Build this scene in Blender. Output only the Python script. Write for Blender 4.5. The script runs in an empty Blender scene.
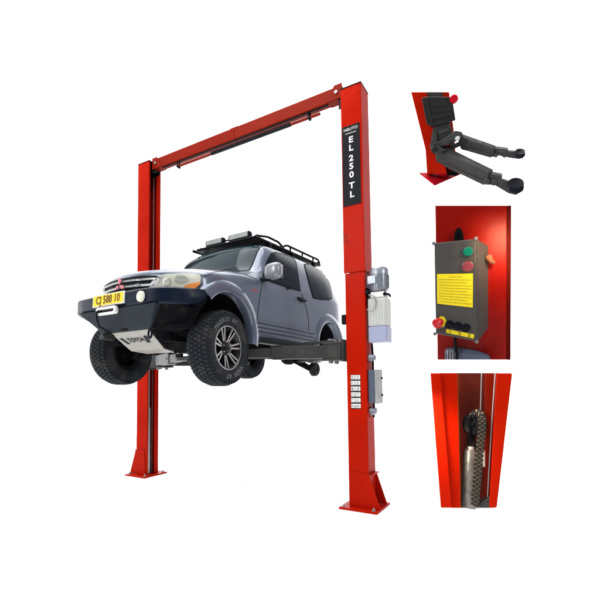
import bpy, bmesh, math, random
from mathutils import Vector, Matrix
from mathutils.bvhtree import BVHTree
random.seed(7)
SC = bpy.context.scene
COL = SC.collection
PI = math.pi

# ------------------------------------------------------------------ camera
FPX, CX, CY = 429.025, 279.93, 358.068          # focal length and principal point of the 600 px photograph
CAM = Vector((3.72, -4.923, 1.469))
YAW, PITCH, ROLL = -0.548, 0.058, -0.010
fwd = Vector((math.sin(YAW)*math.cos(PITCH), math.cos(YAW)*math.cos(PITCH), math.sin(PITCH)))
r0 = Vector((math.cos(YAW), -math.sin(YAW), 0)); u0 = r0.cross(fwd)
RIGHT = r0*math.cos(ROLL) + u0*math.sin(ROLL)
UP = -r0*math.sin(ROLL) + u0*math.cos(ROLL)
FWD = fwd
cd = bpy.data.cameras.new('camera'); cam = bpy.data.objects.new('camera', cd); COL.objects.link(cam)
m = Matrix.Identity(4)
for i in range(3):
    m[i][0] = RIGHT[i]; m[i][1] = UP[i]; m[i][2] = -FWD[i]; m[i][3] = CAM[i]
cam.matrix_world = m
cd.sensor_width = 36; cd.lens = FPX/600*36
cd.shift_x = (300-CX)/600; cd.shift_y = (CY-300)/600
cd.clip_start = .05; cd.clip_end = 500
SC.camera = cam

# ------------------------------------------------------------------ light: white studio, darker behind the camera
SC.view_settings.view_transform = 'Standard'; SC.view_settings.look = 'None'
SC.view_settings.exposure = 0; SC.view_settings.gamma = 1
W = bpy.data.worlds.new('World'); SC.world = W; W.use_nodes = True
nt = W.node_tree; nt.nodes.clear()
wo = nt.nodes.new('ShaderNodeOutputWorld'); bg = nt.nodes.new('ShaderNodeBackground')
tc = nt.nodes.new('ShaderNodeTexCoord'); dt = nt.nodes.new('ShaderNodeVectorMath'); dt.operation = 'DOT_PRODUCT'
dt.inputs[1].default_value = (-.82, .57, .0)
rp = nt.nodes.new('ShaderNodeValToRGB'); mr = nt.nodes.new('ShaderNodeMapRange')
mr.inputs[1].default_value = -1; mr.inputs[2].default_value = 1
nt.links.new(tc.outputs['Generated'], dt.inputs[0]); nt.links.new(dt.outputs['Value'], mr.inputs[0])
nt.links.new(mr.outputs[0], rp.inputs[0]); nt.links.new(rp.outputs[0], bg.inputs[0]); nt.links.new(bg.outputs[0], wo.inputs[0])
e = rp.color_ramp.elements
e[0].position = 0; e[0].color = (.07, .075, .085, 1)
e[1].position = .675; e[1].color = (1, 1, 1, 1)
k = rp.color_ramp.elements.new(.605); k.color = (.20, .205, .22, 1)
bg.inputs[1].default_value = 2.65

def area(name, loc, target, size, power, color=(1, 1, 1)):
    l = bpy.data.lights.new(name, 'AREA'); l.shape = 'SQUARE'; l.size = size; l.energy = power; l.color = color
    o = bpy.data.objects.new(name, l); COL.objects.link(o); o.location = loc
    o.rotation_euler = (Vector(target)-Vector(loc)).to_track_quat('-Z', 'Y').to_euler()
    return o
area('overhead_softbox', (0.4, -1.2, 9.5), (0.4, -.4, 0), 7.5, 1100)
area('front_softbox', (-1.5, -8.5, 6.0), (0.2, 0, 1.9), 2.5, 380, (1, .98, .95))
area('side_softbox', (8.5, -1.5, 5.5), (1, 0, 2.2), 2.5, 230, (1, .98, .96))

# ------------------------------------------------------------------ materials
def mat(name, col, rough=.5, metal=0, spec=.5, coat=0, ior=None, var=0, vscale=8, bump=0, bscale=60, emit=None, rvar=0, wear=None):
    M = bpy.data.materials.new(name); M.use_nodes = True
    t = M.node_tree; b = t.nodes['Principled BSDF']
    b.inputs['Base Color'].default_value = (*col, 1); b.inputs['Roughness'].default_value = rough
    if ior: b.inputs['IOR'].default_value = ior
    b.inputs['Metallic'].default_value = metal; b.inputs['Specular IOR Level'].default_value = spec*(1 if metal > .5 else .4)
    b.inputs['Coat Weight'].default_value = coat; b.inputs['Coat Roughness'].default_value = .08
    co = t.nodes.new('ShaderNodeTexCoord')
    n = t.nodes.new('ShaderNodeTexNoise'); n.inputs['Scale'].default_value = vscale; n.inputs['Detail'].default_value = 6
    t.links.new(co.outputs['Object'], n.inputs['Vector'])
    if var:
        mx = t.nodes.new('ShaderNodeMix'); mx.data_type = 'RGBA'
        mx.inputs[6].default_value = (*[c*(1-var) for c in col], 1)
        mx.inputs[7].default_value = (*[min(1, c*(1+var)) for c in col], 1)
        t.links.new(n.outputs['Fac'], mx.inputs[0])
        src = mx.outputs[2]
        if wear:
            n2 = t.nodes.new('ShaderNodeTexNoise'); n2.inputs['Scale'].default_value = wear[1]; n2.inputs['Detail'].default_value = 9
            t.links.new(co.outputs['Object'], n2.inputs['Vector'])
            m2 = t.nodes.new('ShaderNodeMapRange'); m2.inputs[1].default_value = wear[2]; m2.inputs[2].default_value = wear[2]+.06
            t.links.new(n2.outputs['Fac'], m2.inputs[0])
            m3 = t.nodes.new('ShaderNodeMix'); m3.data_type = 'RGBA'; m3.inputs[7].default_value = (*wear[0], 1)
            t.links.new(m2.outputs[0], m3.inputs[0]); t.links.new(src, m3.inputs[6]); src = m3.outputs[2]
        t.links.new(src, b.inputs['Base Color'])
    if rvar:
        m4 = t.nodes.new('ShaderNodeMapRange'); m4.inputs[1].default_value = .3; m4.inputs[2].default_value = .7
        m4.inputs[3].default_value = max(.02, rough-rvar); m4.inputs[4].default_value = rough+rvar
        t.links.new(n.outputs['Fac'], m4.inputs[0]); t.links.new(m4.outputs[0], b.inputs['Roughness'])
    if bump:
        n3 = t.nodes.new('ShaderNodeTexNoise'); n3.inputs['Scale'].default_value = bscale; n3.inputs['Detail'].default_value = 4
        t.links.new(co.outputs['Object'], n3.inputs['Vector'])
        bp = t.nodes.new('ShaderNodeBump'); bp.inputs['Strength'].default_value = bump; bp.inputs['Distance'].default_value = .01
        t.links.new(n3.outputs['Fac'], bp.inputs['Height']); t.links.new(bp.outputs[0], b.inputs['Normal'])
    return M
RED = mat('red_gloss_paint', (.36, .0078, .0008), .30, spec=.5, ior=1.16, var=.3, vscale=1.6, bump=.05, bscale=14, rvar=.1, wear=((.25, .006, .002), 5, .66))
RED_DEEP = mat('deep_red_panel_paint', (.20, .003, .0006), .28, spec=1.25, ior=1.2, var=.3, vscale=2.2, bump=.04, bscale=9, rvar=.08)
RED_SHADE = mat('shaded_red_edge', (.07, .003, .001), .6, spec=.1, var=.2)
RED_DULL = mat('red_beam_paint', (.19, .008, .001), .42, spec=1, ior=1.16, var=.15, vscale=3, bump=.05, bscale=20)
PLATE_DARK = mat('black_cover_plate', (.014, .014, .014), .5, spec=.3, var=.4, vscale=8, bump=.1, bscale=40)
STEEL_DARK = mat('charcoal_steel', (.036, .036, .035), .5, spec=.35, var=.35, vscale=9, bump=.1, bscale=50, wear=((.11, .105, .095), 14, .66))
STEEL_GREY = mat('grey_steel', (.30, .31, .32), .38, metal=.6, var=.2, vscale=12, rvar=.12)
CHROME = mat('bright_metal', (.62, .63, .65), .2, metal=1, rvar=.08)
ALU = mat('cast_aluminium', (.26, .28, .32), .35, metal=.55, var=.25, vscale=20, bump=.1, bscale=60)
BLACK = mat('black_paint', (.004, .005, .008), .45, spec=.2, var=.3, vscale=10)
BUMPER = mat('satin_black_bumper', (.003, .007, .018), .36, spec=1.25, ior=1.25, var=.25, vscale=9, bump=.08, bscale=160, rvar=.08)
BUMPER_GREY = mat('slate_bumper_panel', (.011, .016, .023), .5, spec=.2, var=.3, vscale=7, bump=.1, bscale=120)
RUBBER = mat('tyre_rubber', (.013, .016, .020), .75, spec=.3, var=.35, vscale=14, bump=.15, bscale=90, wear=((.028, .028, .029), 6, .52))
UNDER = mat('underbody_black', (.004, .004, .005), .75, spec=.08, var=.5, vscale=8, wear=((.012, .010, .008), 9, .6))
PAINT = mat('blue_grey_car_paint', (.098, .117, .160), .28, metal=.3, spec=.6, coat=.5, var=.10, vscale=1.3)
PAINT_LIGHT = mat('silver_mirror_paint', (.20, .21, .23), .3, metal=.25, coat=.2, var=.06)
GLASS = mat('dark_tinted_glass', (.0012, .0035, .011), .06, spec=1.25, ior=1.22, var=.3, vscale=2)
SCREEN = mat('windscreen_glass', (.010, .022, .028), .06, spec=1.25, ior=1.17, var=.7, vscale=2.4)
SEAL = mat('rubber_seal', (.010, .011, .013), .6, spec=.2, var=.2)
LENS = mat('lamp_lens', (.52, .53, .44), .10, spec=.6, coat=.6, var=.22, vscale=11)
BULB = mat('lamp_reflector', (.42, .44, .39), .1, metal=.2, coat=.6, var=.3, vscale=14)
AMBER = mat('amber_lens', (.75, .26, .06), .15, spec=.5, coat=.4, var=.2, vscale=25)
PLATE = mat('yellow_plate', (.78, .50, .012), .45, var=.06, vscale=30)
PLATE_INK = mat('plate_ink', (.10, .055, .006), .5, var=.1)
WHITE = mat('white_print', (.62, .62, .60), .5, var=.05, vscale=20)
SKID = mat('bare_aluminium_skid', (.27, .265, .24), .42, metal=.3, var=.16, vscale=8, bump=.05, bscale=40, wear=((.24, .21, .16), 7, .62))
EMBLEM = mat('rose_red_emblem', (.62, .16, .20), .3, coat=.3, var=.1)
RIM = mat('gunmetal_rim', (.020, .020, .022), .3, metal=.3, var=.2)
RIM_FACE = mat('machined_rim_face', (.42, .42, .43), .35, metal=.35, var=.15, vscale=20)
LETTER = mat('tyre_white_letter', (.12, .135, .145), .6, var=.7, vscale=40)
TANK = mat('milky_plastic_tank', (.44, .45, .43), .35, var=.1, vscale=9)
FLUID = mat('blue_oil_level', (.27, .30, .42), .35, var=.08, vscale=9)
BOXGREY = mat('control_box_grey', (.052, .049, .045), .4, spec=.3, var=.12, vscale=12, bump=.05, bscale=150, rvar=.1)
BOXSCREW = mat('grey_plastic_screw', (.12, .12, .12), .4, var=.2)
GLAND = mat('brown_gland', (.17, .06, .025), .45, var=.3)
BOXBLUE = mat('blue_grey_box', (.07, .09, .13), .4, var=.2, vscale=12)
BOXPALE = mat('pale_box_lid', (.27, .29, .28), .4, var=.3, vscale=12)
YELLOW = mat('yellow_label', (.66, .52, .01), .5, var=.05, vscale=20)
INK = mat('label_ink', (.20, .16, .015), .6, var=.2)
GREEN = mat('green_button', (.0, .14, .085), .3, coat=.3, var=.1)
ROSE = mat('dull_red_button', (.20, .035, .045), .35, coat=.2, var=.1)
STOP = mat('red_stop_button', (.40, .008, .010), .3, coat=.3, var=.1)
CRIMSON = mat('crimson_plate', (.38, .004, .014), .4, spec=.1, var=.1)
TAN = mat('chain_tan_plate', (.30, .24, .14), .45, metal=.4, var=.3, vscale=30)
CHAIN = mat('chain_dark', (.022, .022, .022), .4, metal=.4, var=.3, vscale=30)
GREASE = mat('greasy_steel', (.19, .185, .18), .28, metal=.4, var=.9, vscale=18, bump=.2, bscale=30)
GALV = mat('galvanised_cable', (.55, .55, .53), .4, metal=.4, var=.2)
FLOOR = mat('white_studio_floor', (.985, .985, .985), .8, spec=.1, var=.01, vscale=1)

# ------------------------------------------------------------------ helpers
def link(name, me, mats, parent=None, smooth=False, bevel=0, angle=35, segs=2):
    o = bpy.data.objects.new(name, me); COL.objects.link(o)
    for q in (mats if isinstance(mats, (list, tuple)) else [mats]): me.materials.append(q)
    if parent is not None: o.parent = parent
    if smooth:
        for p in me.polygons: p.use_smooth = True
        try: me.set_sharp_from_angle(angle=math.radians(angle))
        except Exception: pass
    if bevel:
        b = o.modifiers.new('bevel', 'BEVEL'); b.width = bevel; b.segments = segs; b.limit_method = 'ANGLE'; b.angle_limit = math.radians(40)
        b.harden_normals = False
    return o
def meshof(name, bm):
    bmesh.ops.recalc_face_normals(bm, faces=bm.faces)
    me = bpy.data.meshes.new(name); bm.to_mesh(me); bm.free(); return me
def obj(name, bm, mats, parent=None, **kw): return link(name, meshof(name, bm), mats, parent, **kw)
def empty(name, loc=(0, 0, 0), rz=0):
    o = bpy.data.objects.new(name, None); COL.objects.link(o); o.location = loc; o.rotation_euler = (0, 0, rz); o.empty_display_size = .1
    return o
def tag(o, label, cat, group=None, kind=None):
    if label: o['label'] = label
    if cat: o['category'] = cat
    if group: o['group'] = group
    if kind: o['kind'] = kind
    return o
def box(bm, x0, x1, y0, y1, z0, z1, mi=0):
    v = [bm.verts.new(p) for p in ((x0, y0, z0), (x1, y0, z0), (x1, y1, z0), (x0, y1, z0), (x0, y0, z1), (x1, y0, z1), (x1, y1, z1), (x0, y1, z1))]
    for f in ((0, 3, 2, 1), (4, 5, 6, 7), (0, 1, 5, 4), (1, 2, 6, 5), (2, 3, 7, 6), (3, 0, 4, 7)):
        bm.faces.new([v[i] for i in f]).material_index = mi
def hexa(bm, a, b, mi=0):
    """solid between two quads a and b (matching corners)"""
    A = [bm.verts.new(p) for p in a]; B = [bm.verts.new(p) for p in b]; n = len(A)
    bm.faces.new(A).material_index = mi; bm.faces.new(B[::-1]).material_index = mi
    for i in range(n): bm.faces.new((A[i], B[i], B[(i+1) % n], A[(i+1) % n])).material_index = mi
def prism(bm, pts, off, mi=0):
    off = Vector(off); hexa(bm, [Vector(p) for p in pts], [Vector(p)+off for p in pts], mi)
def frame_of(d):
    d = d.normalized(); a = Vector((0, 0, 1)) if abs(d.z) < .9 else Vector((1, 0, 0))
    s = d.cross(a).normalized(); return s, d.cross(s).normalized()
def tube(bm, pts, r, n=10, caps=True, mi=0):
    pts = [Vector(p) for p in pts]; rings = []
    rr = r if isinstance(r, (list, tuple)) else [r]*len(pts)
    s = None
    for i, p in enumerate(pts):
        d = (pts[min(i+1, len(pts)-1)]-pts[max(i-1, 0)]).normalized()
        if s is None: s, t = frame_of(d)
        else:
            s = (s - d*s.dot(d)).normalized(); t = d.cross(s)
        rings.append([bm.verts.new(p+(s*math.cos(2*PI*k/n)+t*math.sin(2*PI*k/n))*rr[i]) for k in range(n)])
    for a, b in zip(rings, rings[1:]):
        for k in range(n): bm.faces.new((a[k], a[(k+1) % n], b[(k+1) % n], b[k])).material_index = mi
    if caps:
        bm.faces.new(rings[0][::-1]).material_index = mi; bm.faces.new(rings[-1]).material_index = mi
def lathe(bm, o, ax, prof, n=24, mi=0):
    """prof: (radius, along) pairs around axis ax from origin o"""
    o = Vector(o); ax = Vector(ax).normalized(); s, t = frame_of(ax); rings = []
    for r, h in prof:
        if r < 1e-6: rings.append([bm.verts.new(o+ax*h)])
        else: rings.append([bm.verts.new(o+ax*h+(s*math.cos(2*PI*k/n)+t*math.sin(2*PI*k/n))*r) for k in range(n)])
    for a, b in zip(rings, rings[1:]):
        for k in range(n):
            va = a[k % len(a)]; vb = a[(k+1) % len(a)]; vc = b[(k+1) % len(b)]; vd = b[k % len(b)]
            f = [q for i, q in enumerate((va, vb, vc, vd)) if q not in (va, vb, vc, vd)[:i]]
            if len(f) > 2: bm.faces.new(f).material_index = mi
def text(name, s, size, M, mats, parent=None, depth=.001, align='CENTER', sx=1, bold=0):
    cu = bpy.data.curves.new(name, 'FONT'); cu.body = s; cu.size = size; cu.align_x = align; cu.align_y = 'CENTER'
    cu.extrude = depth; cu.offset = bold; cu.resolution_u = 3
    t = bpy.data.objects.new(name, cu); COL.objects.link(t)
    dg = bpy.context.evaluated_depsgraph_get(); dg.update()
    me = bpy.data.meshes.new_from_object(t.evaluated_get(dg))
    bpy.data.objects.remove(t); bpy.data.curves.remove(cu)
    me.transform(M @ Matrix.Diagonal((sx, 1, 1, 1)))
    me.materials.clear()
    return link(name, me, mats, parent)
def basis(o, x, y):
    x = Vector(x).normalized(); y = Vector(y); y = (y-x*y.dot(x)).normalized(); z = x.cross(y)
    M = Matrix.Identity(4)
    for i in range(3): M[i][0] = x[i]; M[i][1] = y[i]; M[i][2] = z[i]; M[i][3] = o[i]
    return M
def join_mesh(objs, name, parent):
    bm = bmesh.new(); 
    for o in objs: bm.from_mesh(o.data)
    me = bpy.data.meshes.new(name); bm.to_mesh(me); bm.free()
    mats = [q for q in objs[0].data.materials]
    for o in objs: bpy.data.objects.remove(o)
    return link(name, me, mats, parent)
def ray(u, v): return (RIGHT*((u-CX)/FPX) - UP*((v-CY)/FPX) + FWD)

# ------------------------------------------------------------------ the floor
bm = bmesh.new(); lathe(bm, (0, 0, -.05), (0, 0, 1), [(0, 0), (7.2, 0), (7.2, .05), (0, .05)], 96)
tag(obj('floor', bm, FLOOR), None, None, kind='structure')

# ------------------------------------------------------------------ the two post lift
D, WX, WY, H = 1.7235, .2465, .121, 5.182
BP = dict(i=.083, o=.377, y=.241)
def make_post(sign, label):
    """sign +1: post on the right, its outer wall toward +X"""
    t = empty('lift_post', (sign*(D+WX/2), 0, 0)); tag(t, label, 'lift post', 'posts of the car lift')
    s = sign; cx = WX/2
    X = lambda a: s*a                                  # local x: outward positive
    def bx(bm, a, b, y0, y1, z0, z1): box(bm, min(X(a), X(b)), max(X(a), X(b)), y0, y1, z0, z1)
    th = .014; split = 2.784 if s > 0 else 3.05
    H = 5.10 if s > 0 else 5.175
    for nm, z0, z1, g in (('lower_column', .022, split, 0), ('upper_column', split, H, .010)):
        bm = bmesh.new(); o = cx+g; yy = WY+g
        # channel profile drawn as one outline (open toward the other post)
        lipn, lipf = .028, .085
        P = [(-o, -yy), (o, -yy), (o, yy), (-o, yy), (-o, yy-lipf), (-o+th, yy-lipf), (-o+th, yy-th), (o-th, yy-th), (o-th, -yy+th), (-o+th, -yy+th), (-o+th, -yy+lipn), (-o, -yy+lipn)]
        a = [bm.verts.new((X(x), y, z0)) for x, y in P]; b = [bm.verts.new((X(x), y, z1)) for x, y in P]; n = len(P)
        for i in range(n): bm.faces.new((a[i], a[(i+1) % n], b[(i+1) % n], b[i]))
        bm.faces.new(a); bm.faces.new(b)
        obj(nm, bm, RED, t, bevel=.006)
    bm = bmesh.new(); bx(bm, -cx-BP['i'], cx+BP['o']-WX+.0, -BP['y'], BP['y'], 0, .022)
    pl = obj('base_plate', bm, RED, t, bevel=.004)
    for y in (-.19, .19):
        for x in (-.16, .20):
            bm = bmesh.new(); lathe(bm, (X(x), y, .022), (0, 0, 1), [(0, .0), (.026, 0), (.026, .004), (.016, .004), (.016, .018), (.009, .018), (.009, .034), (0, .034)], 8)
            obj('anchor_bolt', bm, STEEL_GREY, t)
    for y in (-1, 1):
        bm = bmesh.new(); y0 = y*(WY+.001); 
        poly = [(-.075, .425), (cx-.015, .41), (cx+.008, .395), (cx+.135, .0235), (-.105, .0235)]
        prism(bm, [(X(a), y0, z) for a, z in poly], (0, y*.011, 0)); obj('gusset', bm, RED, t, bevel=.003)
    bm = bmesh.new(); bx(bm, cx+.001, cx+.05, -WY+.01, WY-.01, .395, .407); obj('gusset_shelf', bm, RED, t, bevel=.003)
    bm = bmesh.new(); bx(bm, -cx-.02, cx+.014, -WY-.014, WY+.014, H, H+.014); obj('top_plate', bm, BLACK, t, bevel=.003)
    # lifting cylinder, cable and chain that run inside the channel
    bm = bmesh.new(); lathe(bm, (X(-.02), .0, .022), (0, 0, 1), [(0, 0), (.033, 0), (.033, 1.05), (.026, 1.06), (.018, 1.075), (.018, 1.78), (0, 1.78)], 18)
    obj('hydraulic_cylinder', bm, GALV, t, smooth=True)
    bm = bmesh.new(); tube(bm, [(X(-.045), .055, .03), (X(-.045), .055, H-.12)], .006, 8); tube(bm, [(X(.0), -.07, .03), (X(.0), -.07, H-.12)], .006, 8)
    obj('cable', bm, STEEL_GREY, t)
    # cable pulley and its bracket at the head of the post
    bm = bmesh.new()
    for y in (-.05, .05): bx(bm, -cx-.07, .02, y-.005, y+.005, H-.19, H-.02)
    obj('pulley_bracket', bm, BLACK, t, bevel=.004)
    bm = bmesh.new(); lathe(bm, (X(-cx-.01), -.035, H-.09), (0, 1, 0), [(0, 0), (.06, 0), (.06, .012), (.048, .02), (.048, .05), (.06, .058), (.06, .07), (0, .07)], 24)
    obj('pulley', bm, STEEL_DARK, t, smooth=True)
    return t
postR = make_post(1, 'red lift post in front with the black model sign and the pump unit')
postL = make_post(-1, 'red lift post behind the car bonnet, open channel side showing')
# sign and warning strip on the near post (post-local coordinates)
px0 = -(D+WX/2)
bm = bmesh.new(); zt = 4.605
prism(bm, [(1.728+px0, -WY-.0125, 3.605), (1.956+px0, -WY-.0125, 3.605), (1.956+px0, -WY-.0125, zt), (1.728+px0, -WY-.0125, zt)], (0, -.003, 0))
sign = obj('model_sign', bm, BLACK, postR, bevel=.001); sign['label'] = 'tall black sign reading EL 250 TL in white letters'
ys = -WY-.0165; lets = []
for ch, z in (('E', 4.418), ('L', 4.315), ('2', 4.185), ('5', 4.085), ('0', 3.98), ('T', 3.845), ('L', 3.735)):
    lets.append(text('letter', ch, .104, basis((1.842+px0, ys, z), (1, 0, 0), (0, 0, 1)), WHITE, None, sx=1.12, bold=.003))
lets.append(text('letter', 'NEUTO', .050, basis((1.842+px0, ys, 4.555), (1, 0, 0), (0, 0, 1)), WHITE, None, sx=1.08, bold=.0))
bm = bmesh.new(); box(bm, 1.772+px0, 1.912+px0, ys-.001, ys+.0005, 4.503, 4.509); lets.append(obj('letter', bm, WHITE))
join_mesh(lets, 'sign_lettering', sign)
for k in range(6):
    z1 = 1.553-.0675*k
    bm = bmesh.new(); box(bm, 1.776+px0, 1.892+px0, -WY-.0035, -WY-.0005, z1-.05, z1)
    lb = obj('warning_label', bm, WHITE, postR)
    bm = bmesh.new(); rnd = random.Random(k)
    for q in range(3):
        a = 1.782+px0+.036*q; 
        zz = z1-.012
        box(bm, a, a+.012+.012*rnd.random(), -WY-.0045, -WY-.0036, zz-.028*rnd.uniform(.4, 1), zz)
    for q in range(2): box(bm, 1.80+px0, 1.86+px0+.02*rnd.random(), -WY-.0045, -WY-.0036, z1-.046+.004*q*2, z1-.044+.004*q*2)
    obj('label_print', bm, STEEL_GREY, lb)
bm = bmesh.new(); box(bm, 1.773+px0, 1.895+px0, -WY-.0004, -WY-.00001, 1.155, 1.558); obj('label_backing', bm, SEAL, postR)

# overhead beam
t = empty('overhead_beam', (0, 0, 5.05)); tag(t, 'long dark red crossbeam joining the tops of both posts', 'beam')
bm = bmesh.new(); box(bm, -1.70, -.0015, -.055, .055, .0, .172); obj('beam_half', bm, RED_DULL, t, bevel=.006)
bm = bmesh.new(); box(bm, .0015, 1.70, -.055, .055, .0, .172); obj('beam_half', bm, RED_DULL, t, bevel=.006)
bm = bmesh.new(); box(bm, -.07, .07, -.0575, .0575, .12, .178); obj('joint_sleeve', bm, RED_DULL, t, bevel=.006)
for s in (-1, 1):
    bm = bmesh.new(); prism(bm, [(s*1.50, -.058, .0), (s*1.71, -.058, .0), (s*1.71, -.058, .19), (s*1.60, -.058, .19)], (0, -.010, 0)); prism(bm, [(s*1.50, .058, .0), (s*1.71, .058, .0), (s*1.71, .058, .19), (s*1.60, .058, .19)], (0, .010, 0))
    obj('end_bracket', bm, RED_DULL, t, bevel=.003)
    bm = bmesh.new(); lathe(bm, (s*1.63, -.069, .09), (0, -1, 0), [(0, 0), (.022, 0), (.022, .014), (0, .014)], 8); obj('bolt', bm, CHROME if s > 0 else STEEL_GREY, t)
bm = bmesh.new(); tube(bm, [(-1.5, -.03, -.012), (0, -.03, -.014), (1.5, -.03, -.012)], .010, 8); obj('hydraulic_hose', bm, BLACK, t)
# height limit bar
t = empty('limit_bar', (.08, 0, 4.985)); tag(t, 'thin padded limit bar hanging under the red crossbeam', 'safety bar')
bm = bmesh.new(); box(bm, -1.285, 1.29, -.018, .018, -.012, .016); obj('tube', bm, RED_DULL, t, bevel=.004)
bm = bmesh.new(); box(bm, -.56, .85, -.024, .024, -.018, .022); obj('foam_pad', bm, BLACK, t, bevel=.01)
for x in (-1.25, 1.13):
    bm = bmesh.new(); box(bm, x-.014, x+.014, -.025, -.0185, -.03, .075); box(bm, x-.014, x+.014, .0185, .025, -.03, .075); lathe(bm, (x, -.03, -.01), (0, 1, 0), [(0, 0), (.022, 0), (.022, .06), (0, .06)], 10); obj('hanger', bm, BLACK, t, bevel=.002)

# carriages and arms
def make_carriage(s, label):
    t = empty('lift_carriage', (s*(D), 0, 1.72)); tag(t, label, 'lift carriage', 'carriages that slide on the posts')
    bm = bmesh.new(); X = lambda a: -s*a                 # local: toward the car positive
    def bx(a, b, y0, y1, z0, z1): box(bm, min(X(a), X(b)), max(X(a), X(b)), y0, y1, z0, z1)
    bx(-.12, -.002, -.085, .03, -.02, .62); obj('slide_column', bm, STEEL_DARK, t, bevel=.006)
    bm = bmesh.new(); bx(.031, .055, -.15, .15, .0, .27); obj('front_plate', bm, STEEL_DARK, t, bevel=.004)
    bm = bmesh.new(); bx(.056, .30, -.17, .17, .015, .04); bx(.056, .30, -.17, .17, .215, .24); bx(.18, .56, -.155, -.145, .225, .262); bx(.18, .56, -.144, -.02, .252, .262); bx(.056, .085, -.17, .17, .041, .214)
    for y in (-.155, .0, .155): bx(.086, .29, y-.008, y+.008, .041, .214)
    obj('arm_yoke', bm, STEEL_DARK, t, bevel=.004)
    for y in (-.085, .085):
        bm = bmesh.new(); lathe(bm, (X(.22), y, .0), (0, 0, 1), [(0, -.02), (.03, -.02), (.03, .26), (.04, .26), (.04, .285), (0, .285)], 16); obj('pivot_pin', bm, STEEL_GREY, t, smooth=True)
    bm = bmesh.new(); bx(.0, .075, -.03, .03, .47, .50); bx(.03, .095, -.04, .04, .46, .585); obj('door_guard', bm, BLACK, t, bevel=.02, segs=3)
    return t
carR = make_carriage(1, 'charcoal carriage on the near post, holding two arms')
carL = make_carriage(-1, 'charcoal carriage on the far post behind the car')
def make_arm(par, piv, end, z=1.742, mats=STEEL_DARK):
    a = Vector((*piv, 0)); b = Vector((*end, 0)); L = (b-a).length
    t = empty('swing_arm', (piv[0]-par.location.x, piv[1], z-par.location.z), math.atan2(end[1]-piv[1], end[0]-piv[0])); t.parent = par
    bm = bmesh.new(); box(bm, .0, L*.63, -.065, .065, .022, .182); box(bm, -.06, .12, -.05, .05, .055, .18) if 0 else None
    obj('outer_arm', bm, mats, t, bevel=.008)
    bm = bmesh.new(); box(bm, .02, L*.6, -.0665, -.0655, .05, .058); box(bm, L*.5, L*.62, -.073, .073, .015, .030); box(bm, L*.5, L*.635, -.073, .073, .183, .19); obj('reinforcing_strap', bm, mats, t, bevel=.002)
    bm = bmesh.new(); box(bm, L*.45, L*.90, -.05, .05, .04, .158); obj('sliding_arm', bm, mats, t, bevel=.006)
    bm = bmesh.new(); lathe(bm, (L, 0, .045), (0, 0, 1), [(0, 0), (.075, 0), (.075, .05), (.03, .05), (0, .05)], 20); box(bm, L*.88, L-.03, -.052, .052, .05, .088); obj('arm_tip', bm, mats, t, bevel=.003)
    bm = bmesh.new(); lathe(bm, (L, 0, .096), (0, 0, 1), [(0, 0), (.022, 0), (.022, .10), (.062, .10), (.066, .104), (.066, .14), (.055, .148), (0, .145)], 22)
    obj('rubber_pad', bm, BLACK, t, smooth=True)
    bm = bmesh.new(); lathe(bm, (L*.55, -.066, .10), (0, -1, 0), [(0, 0), (.016, 0), (.016, .014), (0, .014)], 8); obj('bolt', bm, STEEL_GREY, t)
    bm = bmesh.new(); lathe(bm, (L*.12, -.066, .10), (0, -1, 0), [(0, 0), (.02, 0), (.02, .014), (0, .014)], 8); obj('bolt', bm, STEEL_GREY, t)
    return t
make_arm(carR, (1.50, -.085), (.47, -.62))
make_arm(carR, (1.50, .085), (.47, 1.02))
make_arm(carL, (-1.50, -.085), (-.55, -.55), mats=mat('worn_grey_arm', (.13, .135, .14), .42, metal=.3, var=.3, vscale=10))
make_arm(carL, (-1.50, .085), (-.55, .95))

# hydraulic power unit on the near post
PX = D+WX
t = empty('hydraulic_power_unit', (PX+.012, 0, 1.93)); tag(t, 'silver electric pump motor over a milky oil tank', 'power unit')
bm = bmesh.new(); lathe(bm, (.125, 0, .60), (0, 0, 1), [(0, 0), (.07, 0), (.105, .02), (.108, .04), (.108, .20), (.112, .205), (.112, .265), (.098, .287), (.05, .30), (0, .303)], 32); obj('motor', bm, ALU, t, smooth=True)
bm = bmesh.new()
for k in range(22):
    a = 2*PI*k/22; c, s_ = math.cos(a), math.sin(a)
    P = [Vector((.125+c*.104-s_*.003, s_*.104+c*.003, z)) for z in (.645, .80)]+[Vector((.125+c*.104+s_*.003, s_*.104-c*.003, z)) for z in (.80, .645)]
    prism(bm, P, (c*.014, s_*.014, 0))
obj('cooling_ribs', bm, ALU, t)
bm = bmesh.new(); box(bm, .02, .13, -.125, -.07, .685, .785); obj('terminal_box', bm, ALU, t, bevel=.012)
bm = bmesh.new(); box(bm, .04, .21, -.075, .075, .525, .60); obj('valve_block', bm, GALV, t, bevel=.008)
bm = bmesh.new(); tube(bm, [(.21, .0, .57), (.25, -.03, .56), (.27, -.05, .53)], .014); obj('drain_elbow', bm, BLACK, t, smooth=True)
bm = bmesh.new(); lathe(bm, (.20, -.05, .56), (.5, -1, 0), [(0, 0), (.02, 0), (.02, .05), (.012, .06), (0, .06)], 12); obj('valve', bm, BLACK, t, smooth=True)
bm = bmesh.new(); lathe(bm, (.02, -.05, .59), (-.2, -1, .2), [(0, 0), (.022, 0), (.022, .07), (0, .07)], 12); obj('valve', bm, BLACK, t, smooth=True)
bm = bmesh.new(); box(bm, .012, .235, -.10, .10, .19, .522); obj('tank', bm, TANK, t, bevel=.018, segs=3)
bm = bmesh.new(); box(bm, .012, .235, -.10, .10, .0, .189); fl = obj('oil_level', bm, FLUID, t, bevel=.015, segs=3)
bm = bmesh.new()
for q in range(6): x = .035+.034*q; box(bm, x, x+.010, -.105, -.0995, .205, .49)
obj('tank_ribs', bm, TANK, t, bevel=.002)
bm = bmesh.new()
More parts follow.
